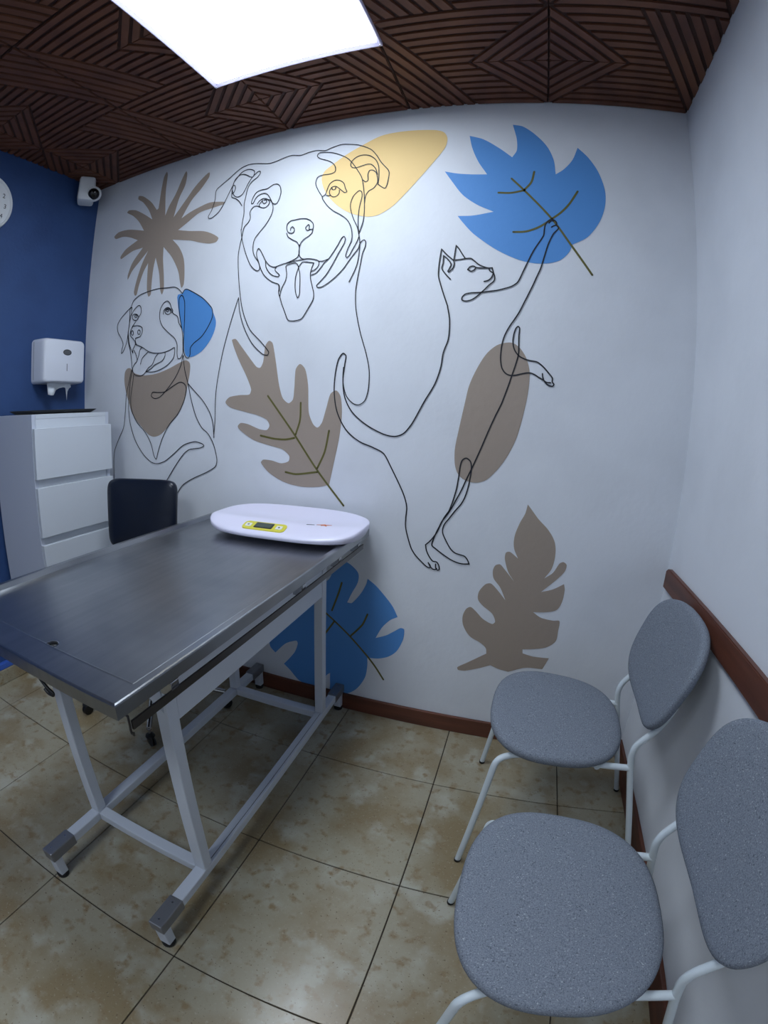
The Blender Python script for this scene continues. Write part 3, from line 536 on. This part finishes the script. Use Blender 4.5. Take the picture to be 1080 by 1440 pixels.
def ribbon(bm, pts, w, y):
    clean = [pts[0]]
    for p in pts[1:]:
        if math.hypot(p[0]-clean[-1][0], p[1]-clean[-1][1]) > 0.0008: clean.append(p)
    pts = clean; rows = []
    for i, p in enumerate(pts):
        a = pts[max(i-1, 0)]; b = pts[min(i+1, len(pts)-1)]
        def nrm(u, v):
            L = math.hypot(v[0]-u[0], v[1]-u[1]) or 1; return (-(v[1]-u[1])/L, (v[0]-u[0])/L)
        n1 = nrm(a, p) if i > 0 else nrm(p, b); n2 = nrm(p, b) if i < len(pts)-1 else n1
        nx, nz = n1[0]+n2[0], n1[1]+n2[1]; L = math.hypot(nx, nz)
        if L < 0.5: nx, nz, L = n1[0], n1[1], 1
        sc = min(1.6, 2/L)/L if L != 1 else 1
        nx, nz = nx*sc*w/2, nz*sc*w/2
        rows.append((bm.verts.new((p[0]+nx, y, p[1]+nz)), bm.verts.new((p[0]-nx, y, p[1]-nz))))
    for r, q in zip(rows, rows[1:]): bm.faces.new((r[0], r[1], q[1], q[0]))
    # rounded ends
    for end in (0, -1):
        p = pts[end]; c = [bm.verts.new((p[0]+w/2*math.cos(k*math.pi/4), y, p[1]+w/2*math.sin(k*math.pi/4))) for k in range(8)]
        bm.faces.new(c)

def flip_to_room(o):
    me = o.data
    for p in me.polygons:
        if p.normal.y > 0: p.flip()

def painted_fill(name, key, m, label, veins=None):
    pts = spline(MURAL['fills'][key], True)
    bm = bmesh.new()
    tris = geometry.tessellate_polygon([[Vector((x, z, 0)) for x, z in pts]])
    vs = [bm.verts.new((x, -0.0012, z)) for x, z in pts]
    for tr in tris:
        try: bm.faces.new([vs[i] for i in tr])
        except ValueError: pass
    o = obj(name, bm, m, wall_back); flip_to_room(o); o['label'] = label
    if veins:
        bm = bmesh.new()
        for s in MURAL['veins'][veins]: ribbon(bm, spline(s), 0.0075, -0.0020)
        v = obj('leaf_vein', bm, 'p_olive', o); flip_to_room(v)
    return o

def painted_lines(name, key, w, label):
    bm = bmesh.new()
    for i, s in enumerate(MURAL[key]): ribbon(bm, spline(s), w, -0.0026-0.00001*i)
    o = obj(name, bm, 'ink', wall_back); flip_to_room(o); o['label'] = label
    return o

painted_fill('painted_blob', 'yellow', 'p_yellow', 'pale yellow rounded blob painted behind the big dog\'s ear')
painted_fill('painted_leaf', 'blueleaf', 'p_blue', 'sky blue spiky leaf painted above the reaching cat', 'blueleaf')
painted_fill('painted_leaf', 'splash', 'p_tan', 'taupe many-fingered palm leaf painted at the top left')
painted_fill('painted_blob', 'ear', 'p_blue', 'sky blue blob painted behind the small dog\'s ear')
painted_fill('painted_blob', 'bandana', 'p_tan', 'taupe bandana-shaped blob painted below the small dog\'s chin')
painted_fill('painted_leaf', 'oak', 'p_tan', 'taupe oak-like leaf with olive veins painted above the scale', 'oak')
painted_fill('painted_blob', 'oval', 'p_tan', 'taupe tilted oval painted behind the cat\'s body')
painted_fill('painted_leaf', 'fig', 'p_tan', 'taupe split leaf without veins painted above the far chair')
painted_fill('painted_leaf', 'monstera', 'p_blue', 'deep blue split leaf painted low behind the table', 'monstera')
painted_lines('painted_dog', 'dog', 0.0036, 'thin black one-line drawing of a large smiling dog')
painted_lines('painted_dog', 'small', 0.0038, 'thin black one-line drawing of a smaller dog above the black chair')
painted_lines('painted_cat', 'cat', 0.0046, 'black one-line drawing of a cat standing up to reach a leaf')

# ------------------------------------------------------------------ examination table
def rel(o, x, y, z=0): return x, y, z
TZ = 0.832
tb = thing('examination_table', 'stainless steel veterinary examination table on a white tube frame', 'table', (-1.40, -0.62, 0), 0.009)
def tx(x): return x+1.40
def ty(y): return y+0.62
X0, X1, Y0, Y1 = tx(-1.757), tx(-1.091), ty(-1.219), ty(-0.014)
# steel top: folded sheet with a lip all round and a sunk basin
bm = bmesh.new()
def rect(x0, x1, y0, y1, z): return [bm.verts.new(p) for p in ((x0, y0, z), (x1, y0, z), (x1, y1, z), (x0, y1, z))]
def ring(a, b):
    for k in range(4): bm.faces.new((a[k], a[(k+1) % 4], b[(k+1) % 4], b[k]))
r0 = rect(X0+0.002, X1-0.002, Y0+0.002, Y1-0.002, TZ-0.030)
r1 = rect(X0, X1, Y0, Y1, TZ-0.029); r2 = rect(X0, X1, Y0, Y1, TZ-0.004); r2b = rect(X0+0.0010, X1-0.0010, Y0+0.0010, Y1-0.0010, TZ-0.0013); r3 = rect(X0+0.0038, X1-0.0038, Y0+0.0038, Y1-0.0038, TZ)
r4a = rect(X0+0.017, X1-0.017, Y0+0.057, Y1-0.017, TZ); r4 = rect(X0+0.019, X1-0.019, Y0+0.0605, Y1-0.019, TZ+0.0009); r4[1].co.z = TZ+0.0004; r4[2].co.z = TZ-0.0004; r5 = rect(X0+0.024, X1-0.023, Y0+0.067, Y1-0.023, TZ-0.0125)
r6 = rect(X0+0.034, X1-0.032, Y0+0.077, Y1-0.032, TZ-0.0145)
bi = rect(X0+0.004, X1-0.004, Y0+0.004, Y1-0.004, TZ-0.030)
b2 = rect(X0+0.004, X1-0.004, Y0+0.004, Y1-0.004, TZ-0.021)
ring(bi, r0); ring(r0, r1); ring(r1, r2); ring(r2, r2b); ring(r2b, r3); ring(r3, r4a); ring(r4a, r4); ring(r4, r5); ring(r5, r6)
nrim = len(bm.faces)
# basin floor with a round drain hole
hx_, hy_, hr = tx(-1.372)+0.003, ty(-1.138), 0.0130
holes = [bm.verts.new((hx_+hr*math.cos(-k*2*math.pi/24), hy_+hr*math.sin(-k*2*math.pi/24), TZ-0.0150)) for k in range(24)]
hlow = [bm.verts.new((v.co.x, v.co.y, TZ-0.0190)) for v in holes]
for k in range(24): bm.faces.new((holes[k], holes[(k+1) % 24], hlow[(k+1) % 24], hlow[k]))
sq = [bm.verts.new((hx_+sx*0.03, hy_+sy*0.02, TZ-0.0148)) for sx, sy in ((-1, -1), (1, -1), (1, 1), (-1, 1))]
order = []
for k in range(24):
    a = (-k*15) % 360
    order.append(a)
def corner_of(a): return 2 if a < 90 else 3 if a < 180 else 0 if a < 270 else 1
for k in range(24):
    a = (-k*15) % 360; b = (-(k+1)*15) % 360
    m_ = ((a if a else 360)+b)/2 if abs((a if a else 360)-b) < 180 else 352.5
    if a == 0: m_ = 352.5
    cc = corner_of(m_)
    bm.faces.new((holes[(k+1) % 24], holes[k], sq[cc]))
    if b % 90 == 0:
        c2 = corner_of((b-7.5) % 360)
        bm.faces.new((holes[(k+1) % 24], sq[cc], sq[c2]))
ring(r6, sq)
bm.faces.new(list(reversed(b2))); ring(b2, bi)
top = obj('table_top', bm, 'steel', tb)
hb = lathe([(0.0152, -0.0006), (0.0150, 0.0004), (0.0131, 0.0006), (0.0128, -0.003)], (hx_, hy_, TZ-0.0148), n=28, cap=False)
obj('drain_ring', hb, 'chrome', tb, True)
obj('drain_pipe', lathe([(0.0, -0.060), (0.0126, -0.060), (0.0126, -0.0180), (0.016, -0.0225), (0.016, -0.10)], (hx_, hy_, TZ), n=20), 'rubber', tb, 30)

# white frame: two top rails, cross rails, four posts, two long foot rails
fr = lambda n, b: obj(n, b, 'white_metal', tb)
PXL, PXR, PYN, PYF = tx(-1.597), tx(-1.198), ty(-1.010), ty(-0.215)
s = 0.0170
for (px_, py_) in ((PXL, PYN), (PXR, PYN), (PXL, PYF), (PXR, PYF)):
    fr('leg', box(px_-s, px_+s, py_-s, py_+s, 0.118, 0.7625, 0.003))
for px_ in (PXL, PXR):
    fr('top_rail', box(px_-s, px_+s, ty(-1.150), ty(-0.075), 0.763, 0.8015, 0.003))
    fr('foot_rail', box(px_-s, px_+s, ty(-1.145), ty(-0.09), 0.087, 0.1175, 0.003))
for py_ in (PYN, PYF):
    fr('cross_rail', box(PXL+s+0.0005, PXR-s-0.0005, py_-s, py_+s, 0.087, 0.1175, 0.003))
    fr('cross_rail', box(PXL+s+0.0005, PXR-s-0.0005, py_-s, py_+s, 0.763, 0.8015, 0.003))
# white apron boards between the posts, right and left
for px_ in (PXR+0.006, PXL-0.006):
    fr('apron_board', box(px_-0.009, px_+0.009, PYN+s+0.001, PYF-s-0.001, 0.622, 0.7625, 0.002))
    fr('gusset', prism([(PYN-s-0.055, 0.7625), (PYN-s-0.0005, 0.7625), (PYN-s-0.0005, 0.655)][::-1], px_-0.002, px_+0.002, to3=lambda a, b, z: (z, a, b)))
for sx in (-1, 1):
    obj('weld_seam', box(PXR+0.006, PXR+0.0072, PYN+s+0.002, PYF-s-0.002, 0.117, 0.1181), 'rubber', tb) if sx > 0 else None
# grey sleeves and feet at the four rail ends
for px_ in (PXL, PXR):
    for (e, d) in ((ty(-1.135), -1), (ty(-0.10), 1)):
        far = e + d*0.095
        lo, hi = min(e, far), max(e, far)
        sl = obj('sleeve', box(px_-s-0.003, px_+s+0.003, lo, hi, 0.084, 0.1205, 0.003), 'sleeve', tb)
        for q in (0.018, 0.075):
            obj('rivet', lathe([(0.003, 0), (0.0025, 0.0012), (0.0, 0.0016)], (px_, e+d*q, 0.1205), n=10), 'chrome', sl, True)
        yy = far - d*0.018
        ft = obj('foot', box(px_-0.016, px_+0.016, yy-0.014, yy+0.014, 0.016, 0.084, 0.003), 'white_metal', tb)
        obj('rubber_cap', lathe([(0.017, 0.0), (0.0185, 0.004), (0.0185, 0.012), (0.015, 0.017)], (px_, yy, 0.0), n=20), 'rubber', ft, True)
# accessory rail along the right side, hung below the lip on stand-offs
RX = X1+0.004
prof = [(RX-0.004, 0.772), (RX+0.000, 0.772), (RX+0.000, 0.789), (RX-0.004, 0.789)]
rail = obj('side_rail', prism(prof, ty(-1.195), ty(-0.088), to3=lambda a, b, z: (a, z, b)), 'rail_steel', tb)
hk = [(RX-0.030, 0.798), (RX-0.006, 0.798), (RX-0.006, 0.780), (RX-0.007, 0.770), (RX-0.006, 0.763), (RX-0.001, 0.762), (RX-0.001, 0.767)]
bm = tube([(a, ty(-1.197), b) for a, b in smooth_path([(a, b, 0) for a, b in hk], 0.004, 3) and hk], 0.0022, 8)
obj('rail_hook', bm, 'rail_steel', rail, True)
for yy in (-1.08, -0.56, -0.30, -0.12):
    obj('stand_off', box(RX-0.034, RX-0.0042, ty(yy)-0.011, ty(yy)+0.011, 0.770, 0.8018, 0.002), 'steel_rim', tb)
hq = [(-1.372, 0.790), (-1.358, 0.768), (-1.338, 0.753), (-1.322, 0.749), (-1.324, 0.743), (-1.340, 0.742), (-1.350, 0.749)]
bm = tube(smooth_path([(tx(a), ty(-1.188), b) for a, b in hq], 0.008, 4), 0.0035, 10)
obj('hook', bm, 'black_plastic', tb, True)
obj('bracket', box(tx(-1.415), tx(-1.355), ty(-1.200), ty(-1.176), 0.778, 0.7895, 0.002), 'steel_rim', tb)

# ------------------------------------------------------------------ baby scale
sc = thing('baby_scale', 'white curved tray scale with yellow display panel on the steel table', 'scale', (-1.343, -0.190, TZ+0.0018), math.radians(4.0))
SA, SB = 0.290, 0.150
bm = bmesh.new(); rings = []
NS = 72
out = superellipse(1, 1, 3.1, NS)
def top_z(u, v):
    # u along the tray (-1..1), v front (-1) to back (1): dished seat, sloping front face
    seat = 0.047 + 0.014*max(0.0, (v-0.1)/0.9)**2 - 0.006*math.exp(-((v-0.05)**2)/0.12)*(1-u*u)
    seat += 0.004*abs(u)**4
    w = max(0.0, min(1.0, (-0.30-v)/0.70)); w = w*w*(3-2*w)*0.35+w*0.65
    return seat - 0.027*w
levels = [(0.90, 0.0, 0), (0.965, 0.004, 0), (0.995, 0.012, 0), (1.0, 0.020, 0)]
for (k_, z_, _) in levels:
    rings.append([bm.verts.new((SA*k_*a, SB*k_*b, z_*(top_z(a, b)-0.006)/0.020)) for a, b in out])
for k_ in (0.985, 0.95, 0.9, 0.8, 0.68, 0.55, 0.42, 0.28, 0.14):
    drop = 0.0
    rings.append([bm.verts.new((SA*k_*a, SB*k_*b, top_z(a*k_, b*k_) + (0.0 if k_ < 0.97 else -0.004))) for a, b in out])
for a, b in zip(rings, rings[1:]):
    for k in range(NS): bm.faces.new((a[k], a[(k+1) % NS], b[(k+1) % NS], b[k]))
cv = bm.verts.new((0, 0, top_z(0, 0)))
for k in range(NS): bm.faces.new((rings[-1][k], rings[-1][(k+1) % NS], cv))
bm.faces.new(list(reversed(rings[0])))
tray = obj('tray', bm, 'scale_plastic', sc, 'all')
def on_tray(pts, dz, th, name, m, parent):
    """thin shape that follows the tray's surface"""
    bm = bmesh.new()
    f = lambda x, y: top_z(x/SA, y/SB)
    A = [bm.verts.new((x, y, f(x, y)+dz-th)) for x, y in pts]; B = [bm.verts.new((x, y, f(x, y)+dz)) for x, y in pts]
    n = len(pts)
    for k in range(n): bm.faces.new((A[k], A[(k+1) % n], B[(k+1) % n], B[k]))
    cx, cy = sum(p[0] for p in pts)/n, sum(p[1] for p in pts)/n
    c = bm.verts.new((cx, cy, f(cx, cy)+dz)); c2 = bm.verts.new((cx, cy, f(cx, cy)+dz-th))
    for k in range(n):
        bm.faces.new((B[k], B[(k+1) % n], c)); bm.faces.new((A[(k+1) % n], A[k], c2))
    return obj(name, bm, m, parent)
pcx, pcy = -0.040, -0.104
def rr(cx, cy, hw, hh, r=0.01, n=5):
    o = []
    for qx, qy, a0 in ((1, 1, 0), (-1, 1, 90), (-1, -1, 180), (1, -1, 270)):
        for k in range(n+1):
            a = math.radians(a0+90*k/n); o.append((cx+qx*(hw-r)+r*math.cos(a), cy+qy*(hh-r)+r*math.sin(a)))
    return o
pan = on_tray(rr(pcx, pcy, 0.080, 0.024, 0.016), 0.003, 0.004, 'display_panel', 'scale_yellow', sc)
on_tray(rr(pcx-0.002, pcy+0.002, 0.034, 0.016, 0.002, 1), 0.0042, 0.003, 'screen_frame', 'lcd_frame', pan)
on_tray(rr(pcx-0.002, pcy+0.002, 0.029, 0.0115, 0.001, 1), 0.0049, 0.003, 'screen', 'lcd', pan)
for bx_ in (-0.060, 0.056):
    on_tray(rr(pcx+bx_, pcy-0.001, 0.011, 0.010, 0.003, 3), 0.0046, 0.003, 'button', 'button', pan)
    on_tray([(pcx+bx_+0.004*math.cos(k*math.pi/3), pcy-0.001+0.004*math.sin(k*math.pi/3)) for k in range(6)], 0.0051, 0.001, 'button_mark', 'glyph', pan)
ex, ey = 0.155, -0.045
star = [(0, .008), (.006, .002), (.026, .004), (.008, -.003), (.012, -.012), (.001, -.005), (-.010, -.009), (-.006, -.002), (-.026, -.005), (-.006, .002)]
em = on_tray([(ex+a, ey+b) for a, b in star], 0.0014, 0.0012, 'emblem', 'orange_print', sc)
on_tray([(ex-0.06, ey-0.012), (ex-0.032, ey-0.008), (ex-0.034, ey-0.0065), (ex-0.058, ey-0.010)], 0.0014, 0.0012, 'emblem', 'glyph', sc)
for fx_, fy_ in ((-0.19, -0.09), (0.19, -0.09), (0.19, 0.09), (-0.19, 0.09)):
    obj('foot', lathe([(0.014, -0.0016), (0.014, 0.004)], (fx_, fy_, 0.0), n=14), 'rubber', sc)

# ------------------------------------------------------------------ grey upholstered chairs
def pad(outline, thick, dome, surf, nrm):
    """upholstered pad: outline list (u, v); surf(u, v) -> Vector on its middle surface; nrm: Vector"""
    bm = bmesh.new(); n = len(outline)
    prof = [(0.90, -thick*0.5), (0.965, -thick*0.45), (0.993, -thick*0.2), (1.0, 0.06*thick), (0.992, thick*0.30), (0.965, thick*0.46), (0.91, thick*0.56),
            (0.80, thick*0.5+dome*0.55), (0.62, thick*0.5+dome*0.8), (0.42, thick*0.5+dome*0.93), (0.2, thick*0.5+dome)]
    rings = [[bm.verts.new(surf(u*k, v*k)+nrm*h) for u, v in outline] for k, h in prof]
    for a, b in zip(rings, rings[1:]):
        for k in range(n): bm.faces.new((a[k], a[(k+1) % n], b[(k+1) % n], b[k]))
    c = bm.verts.new(surf(0, 0)+nrm*(thick*0.5+dome))
    for k in range(n): bm.faces.new((rings[-1][k], rings[-1][(k+1) % n], c))
    inner = [[bm.verts.new(surf(u*k, v*k)-nrm*thick*0.5) for u, v in outline] for k in (0.6, 0.3)]
    prev = rings[0]
    for r in inner:
        for k in range(n): bm.faces.new((r[k], r[(k+1) % n], prev[(k+1) % n], prev[k]))
        prev = r
    c = bm.verts.new(surf(0, 0)-nrm*thick*0.5)
    for k in range(n): bm.faces.new((prev[(k+1) % n], prev[k], c))
    return bm

def make_chair(label, loc, rz):
    # local axes: x = towards the front of the seat, y = sideways, z = up
    t = thing('side_chair', label, 'chair', loc, rz, 'grey chairs along the right wall')
    so = superellipse(0.1945, 0.2206, 2.6, 72, 0.047)
    obj('seat', pad(so, 0.032, 0.004, lambda u, v: Vector((u, v, 0.446+0.0346*u+0.018*(v/0.22)**2*0)), Vector((0, 0, 1))), 'fabric', t, 'all')
    bo = superellipse(0.146, 0.2196, 2.93, 72, 0.0526)
    nb = Vector((1, 0, 0.34)).normalized()
    cb = Vector((-0.281, 0, 0.6664))
    def back_surf(w, v): return cb + Vector((-0.3417*w + 0.66*v*v, v, w))
    obj('backrest', pad(bo, 0.028, 0.004, back_surf, nb), 'fabric', t, 'all')
    # darker back plate that holds the tubes
    bp_ = superellipse(0.085, 0.175, 3.0, 40, 0.0)
    obj('back_plate', pad(bp_, 0.012, 0.0, lambda w, v: back_surf(w-0.045, v)-nb*0.019, nb), 'shell', t, 'all')
    r = 0.0092
    rail_ = bmesh.new()
    for s in (-1, 1):
        f = smooth_path([(0.193, s*0.239, 0.008), (0.151, s*0.207, 0.423), (0.090, s*0.170, 0.420), (-0.214, s*0.158, 0.413)], 0.045, 8)
        lg = obj('front_leg', tube(f, r), 'chair_white', t, True)
        obj('foot_cap', lathe([(0.0085, 0), (0.0105, 0.002), (0.0105, 0.010)], (0.1935, s*0.239, 0), n=14), 'rubber', lg, True)
        b = smooth_path([(-0.330, s*0.200, 0.008), (-0.214, s*0.158, 0.412), (-0.200, s*0.155, 0.480), (-0.250, s*0.160, 0.550), (-0.276, s*0.158, 0.622)], 0.035, 8)
        lb = obj('rear_leg', tube(b, r), 'chair_white', t, True)
        obj('foot_cap', lathe([(0.0085, 0), (0.0105, 0.002), (0.0105, 0.010)], (-0.3305, s*0.200, 0), n=14), 'rubber', lb, True)
    obj('cross_tube', tube([(0.09, -0.172, 0.417), (0.09, 0.172, 0.417)], 0.008), 'chair_white', t, True)
    obj('cross_tube', tube([(-0.12, -0.172, 0.413), (-0.12, 0.172, 0.413)], 0.008), 'chair_white', t, True)
    return t

def copy_tree(o, parent=None):
    c = o.copy(); COL.objects.link(c); c.parent = parent
    for ch in list(o.children): copy_tree(ch, c)
    return c

chair = make_chair('grey upholstered chair with white tube legs, farther one by the back wall', (-0.3667, -0.4147, 0), math.pi-0.03)
chair2 = copy_tree(chair)
chair2['label'] = 'grey upholstered chair with white tube legs, nearer one in the foreground'
chair2.location = (-0.362, -1.0409, 0); chair2.rotation_euler = (0, 0, math.pi+0.009)

# ------------------------------------------------------------------ black swivel chair behind the table
oc = thing('office_chair', 'black vinyl swivel chair behind the steel table, before the drawers', 'chair', (-1.955, -0.335, 0), 0.30)
bm = pad(superellipse(0.150, 0.168, 8.0, 96, 0.02), 0.040, 0.012, lambda w, v: Vector((v, 0.105+0.10*w-0.25*v*v, 0.815+w)), Vector((0, -1, 0.10)).normalized())
obj('backrest', bm, 'vinyl', oc, 'all', loc=(-0.057, 0.043, 0))
bm = pad(superellipse(0.21, 0.22, 4.0, 72, 0.0), 0.06, 0.01, lambda u, v: Vector((v, u-0.06, 0.47)), Vector((0, 0, 1)))
obj('seat', bm, 'vinyl', oc, 'all', loc=(-0.03, 0.02, 0))
obj('back_bar', tube(smooth_path([(-0.03, 0.0, 0.43), (-0.057, 0.205, 0.43), (-0.057, 0.175, 0.74)], 0.05), 0.012), 'black_plastic', oc, True)
obj('column', lathe([(0.03, 0.10), (0.03, 0.2), (0.022, 0.2), (0.022, 0.437)], n=20), 'chrome', oc, True)
for k in range(5):
    a = math.radians(234.6 + 72*k) - 0.30; dx, dy = math.cos(a), math.sin(a)
    obj('base_arm', tube([(dx*0.02, dy*0.02, 0.115), (dx*0.16, dy*0.16, 0.105), (dx*0.325, dy*0.325, 0.082)], lambda q: 0.017-0.006*q, 10), 'chrome', oc, True)
    cs = obj('castor', lathe([(0.018, -0.011), (0.0245, -0.009), (0.0245, -0.002), (0.012, -0.0015), (0.012, 0.0015), (0.0245, 0.002), (0.0245, 0.009), (0.018, 0.011)], (0, 0, 0), 'y', 24), 'black_plastic', oc, True, loc=(dx*0.325, dy*0.325, 0.025))
    cs.rotation_euler = (0, 0, a+0.6)
    obj('castor_stem', tube([(0, 0, 0.016), (0, 0, 0.056)], 0.006), 'chrome', cs, True)
    obj('castor_hood', lathe([(0.010, 0.020), (0.020, 0.023), (0.018, 0.029), (0.008, 0.034)], (0, 0, 0), n=16), 'black_plastic', cs, True)

# ------------------------------------------------------------------ drawer cabinet by the blue wall
cx0, cx1, cy0, cy1 = -2.702, -2.358, -0.541, -0.128
cb_ = thing('drawer_cabinet', 'tall white chest of drawers in front of the blue wall', 'cabinet', ((cx0+cx1)/2, (cy0+cy1)/2, 0))
mx_, my_ = (cx0+cx1)/2, (cy0+cy1)/2
L_ = lambda a, b, c, d, e, f, bev=0.0015: box(a-mx_, b-mx_, c-my_, d-my_, e, f, bev)
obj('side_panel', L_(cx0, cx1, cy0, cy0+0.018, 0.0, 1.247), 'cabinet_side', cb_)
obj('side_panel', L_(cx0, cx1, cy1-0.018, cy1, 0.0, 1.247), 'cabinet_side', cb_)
obj('top_panel', L_(cx0, cx1, cy0+0.0185, cy1-0.0185, 1.229, 1.247), 'cabinet', cb_)
obj('back_panel', L_(cx0, cx0+0.008, cy0+0.0185, cy1-0.0185, 0.0, 1.228), 'cabinet', cb_)
obj('front_strip', L_(cx1-0.016, cx1, cy0+0.0185, cy1-0.0185, 1.180, 1.2285), 'cabinet', cb_)
for k in range(5):
    z1 = 1.191-0.241*k; z0 = z1-0.207
    d = obj('drawer', L_(cx1+0.001, cx1+0.019, cy0+0.001, cy1+0.0, z0, z1), 'cabinet', cb_)
    obj('drawer_body', L_(cx0+0.02, cx1, cy0+0.03, cy1-0.03, z0+0.02, z1-0.03), 'cabinet', d)
    if z0-0.034 > 0: obj('grip_strip', L_(cx1-0.020, cx1-0.004, cy0+0.0185, cy1-0.0185, z0-0.045, z0+0.012), 'cabinet', cb_)
obj('plinth', L_(cx1-0.04, cx1-0.02, cy0+0.0185, cy1-0.0185, 0.0, 0.03), 'cabinet', cb_)

# black shallow tray on the chest
tr = thing('serving_tray', 'thin black flat tray on top of the white drawer chest', 'tray', (-2.585, -0.285, 1.2475))
ox, oy_ = 0.110, 0.187
bm = bmesh.new()
rs = []
for (dx, z) in ((0.022, 0.0), (0.004, 0.013), (0.0, 0.0165), (0.003, 0.0175), (0.010, 0.015), (0.026, 0.004)):
    rs.append([bm.verts.new((a, b, z)) for a, b in rr(0, 0, ox-dx, oy_-dx, 0.02, 5)])
for a, b in zip(rs, rs[1:]):
    for k in range(len(a)): bm.faces.new((a[k], a[(k+1) % len(a)], b[(k+1) % len(a)], b[k]))
bm.faces.new(rs[0][::-1]); bm.faces.new(rs[-1])
obj('tray_body', bm, 'black_plastic', tr, True)

# ------------------------------------------------------------------ paper towel dispenser on the blue wall
dp = thing('towel_dispenser', 'white folded paper towel dispenser on the blue wall', 'dispenser', (-W, -0.205, 1.39))
dw, dh, dd = 0.122, 0.215, 0.112
def disp_prof(k, zz):  # rounded rectangle section in y-z at depth x
    return [(a, b+dh/2+0.0) for a, b in rr(0, 0, dw*k, dh/2*zz, 0.022, 6)]
bm = bmesh.new(); rs = []
for (x, k, zz) in ((0.0008, 1.03, 1.0), (0.02, 1.03, 1.0), (0.075, 1.0, 0.99), (0.098, 0.985, 0.975), (0.108, 0.955, 0.945), (0.112, 0.90, 0.89)):
    rs.append([bm.verts.new((x, a, b)) for a, b in disp_prof(k, zz)])
for a, b in zip(rs, rs[1:]):
    for k in range(len(a)): bm.faces.new((a[k], a[(k+1) % len(a)], b[(k+1) % len(a)], b[k]))
bm.faces.new(rs[0][::-1]); bm.faces.new(rs[-1])
for v in bm.verts:                       # lower edge arches up in the middle
    if v.co.z < 0.03: v.co.z += 0.014*(1-(v.co.y/dw)**2) - 0.004
obj('cover', bm, 'dispenser', dp, 50)
obj('window', lathe([(0.0, 0.0), (1.0, 0.0), (1.0, 0.002), (0.9, 0.0026), (0.0, 0.0026)], n=28, axis='x'), 'grey_plastic', dp, True)
win = dp.children[-1]; win.scale = (1, 0.021, 0.011); win.location = (0.1115, 0.012, 0.150)
ri = obj('window_frame', lathe([(0.0, 0.0), (1.0, 0.0), (1.0, 0.0012), (0.0, 0.0012)], n=28, axis='x'), 'lcd_frame', dp, True); ri.scale = (1, 0.025, 0.0145); ri.location = (0.1110, 0.012, 0.150)
obj('level_slot', box(0.1105, 0.1124, 0.010, 0.0135, 0.060, 0.095), 'grey_plastic', dp)
obj('cover_seam', box(0.0205, 0.0225, -dw*1.035, -dw*1.028, 0.02, 0.20), 'grey_plastic', dp)
bm = bmesh.new(); prev = None                 # crumpled sheet hanging out of the slot
low = [(-0.072, -0.052), (-0.060, -0.056), (-0.048, -0.055), (-0.034, -0.044), (-0.020, -0.030), (-0.004, -0.020), (0.010, -0.016), (0.022, -0.018), (0.030, -0.030), (0.038, -0.055), (0.044, -0.078), (0.046, -0.060), (0.050, -0.036), (0.058, -0.022), (0.066, -0.014)]
for (y_, z_) in low:
    q = [bm.verts.new((0.060+0.012*math.sin(y_*90)*s_ + 0.014*s_, y_, 0.014*(1-s_)+z_*s_)) for s_ in (0, 0.35, 0.7, 1.0)]
    if prev:
        for k in range(3): bm.faces.new((prev[k], q[k], q[k+1], prev[k+1]))
    prev = q
ps = obj('paper_sheet', bm, 'paper', dp, 'all'); md = ps.modifiers.new('thick', 'SOLIDIFY'); md.thickness = 0.0012

# ------------------------------------------------------------------ wall clock
ck = thing('wall_clock', 'round white wall clock with black numerals on the blue wall', 'clock', (-W, -0.652, 2.196))
obj('clock_case', lathe([(0.134, 0.0008), (0.134, 0.028), (0.130, 0.034), (0.124, 0.030), (0.122, 0.024)], n=64, axis='x'), 'clock_white', ck, True)
obj('clock_face', lathe([(0.0, 0.0245), (0.121, 0.0245), (0.121, 0.0250), (0.0, 0.0250)], n=64, axis='x'), 'clock_white', ck, 30)
def text_mesh(s, size):
    cu = bpy.data.curves.new('num', 'FONT'); cu.body = s; cu.size = size; cu.align_x = 'CENTER'; cu.align_y = 'CENTER'; cu.extrude = 0.0004
    o = bpy.data.objects.new('num', cu); COL.objects.link(o)
    bpy.context.view_layer.update()
    me = bpy.data.meshes.new_from_object(o.evaluated_get(bpy.context.evaluated_depsgraph_get()))
    bpy.data.objects.remove(o); return me
for n_ in range(1, 13):
    me = text_mesh(str(n_), 0.030); me.materials.clear(); me.materials.append(M['ink'])
    o = link(bpy.data.objects.new('numeral', me), ck); a = math.radians(90-30*n_)
    o.location = (0.0256, 0.096*math.cos(a), 0.096*math.sin(a)); o.rotation_euler = (math.pi/2, 0, math.pi/2)
for a, ln, w_ in ((2.2, 0.055, 0.007), (0.9+1.6, 0.080, 0.005)):
    h = obj('clock_hand', box(0.0268, 0.0280, -0.01, ln, -w_/2, w_/2), 'ink', ck); h.rotation_euler = (a, 0, 0)

# ------------------------------------------------------------------ security camera in the top left corner
sv = thing('security_camera', 'small white security camera with black lens in the ceiling corner', 'security camera', (-2.655, -0.135, H-0.001))
sv.rotation_euler = (0, 0, math.radians(-38))
obj('mount', box(-0.050, 0.050, -0.042, 0.042, -0.135, -0.0005, 0.016, 2), 'clock_white', sv, True)
d = (Matrix.Rotation(math.radians(38), 3, 'Z') @ Vector((0.70, -0.58, -0.42))).normalized()
hd = obj('camera_head', lathe([(0.030, -0.03), (0.038, -0.01), (0.040, 0.010), (0.037, 0.024), (0.031, 0.028), (0.0295, 0.024)], n=32), 'clock_white', sv, True)
hd.location = Matrix.Rotation(math.radians(38), 3, 'Z') @ Vector((0.046, 0.016, -0.090)); hd.rotation_euler = Vector((0, 0, 1)).rotation_difference(d).to_euler()
obj('lens', lathe([(0.0292, 0.018), (0.029, 0.028), (0.024, 0.036), (0.013, 0.041), (0.0, 0.043)], n=32), 'lens', hd, True)
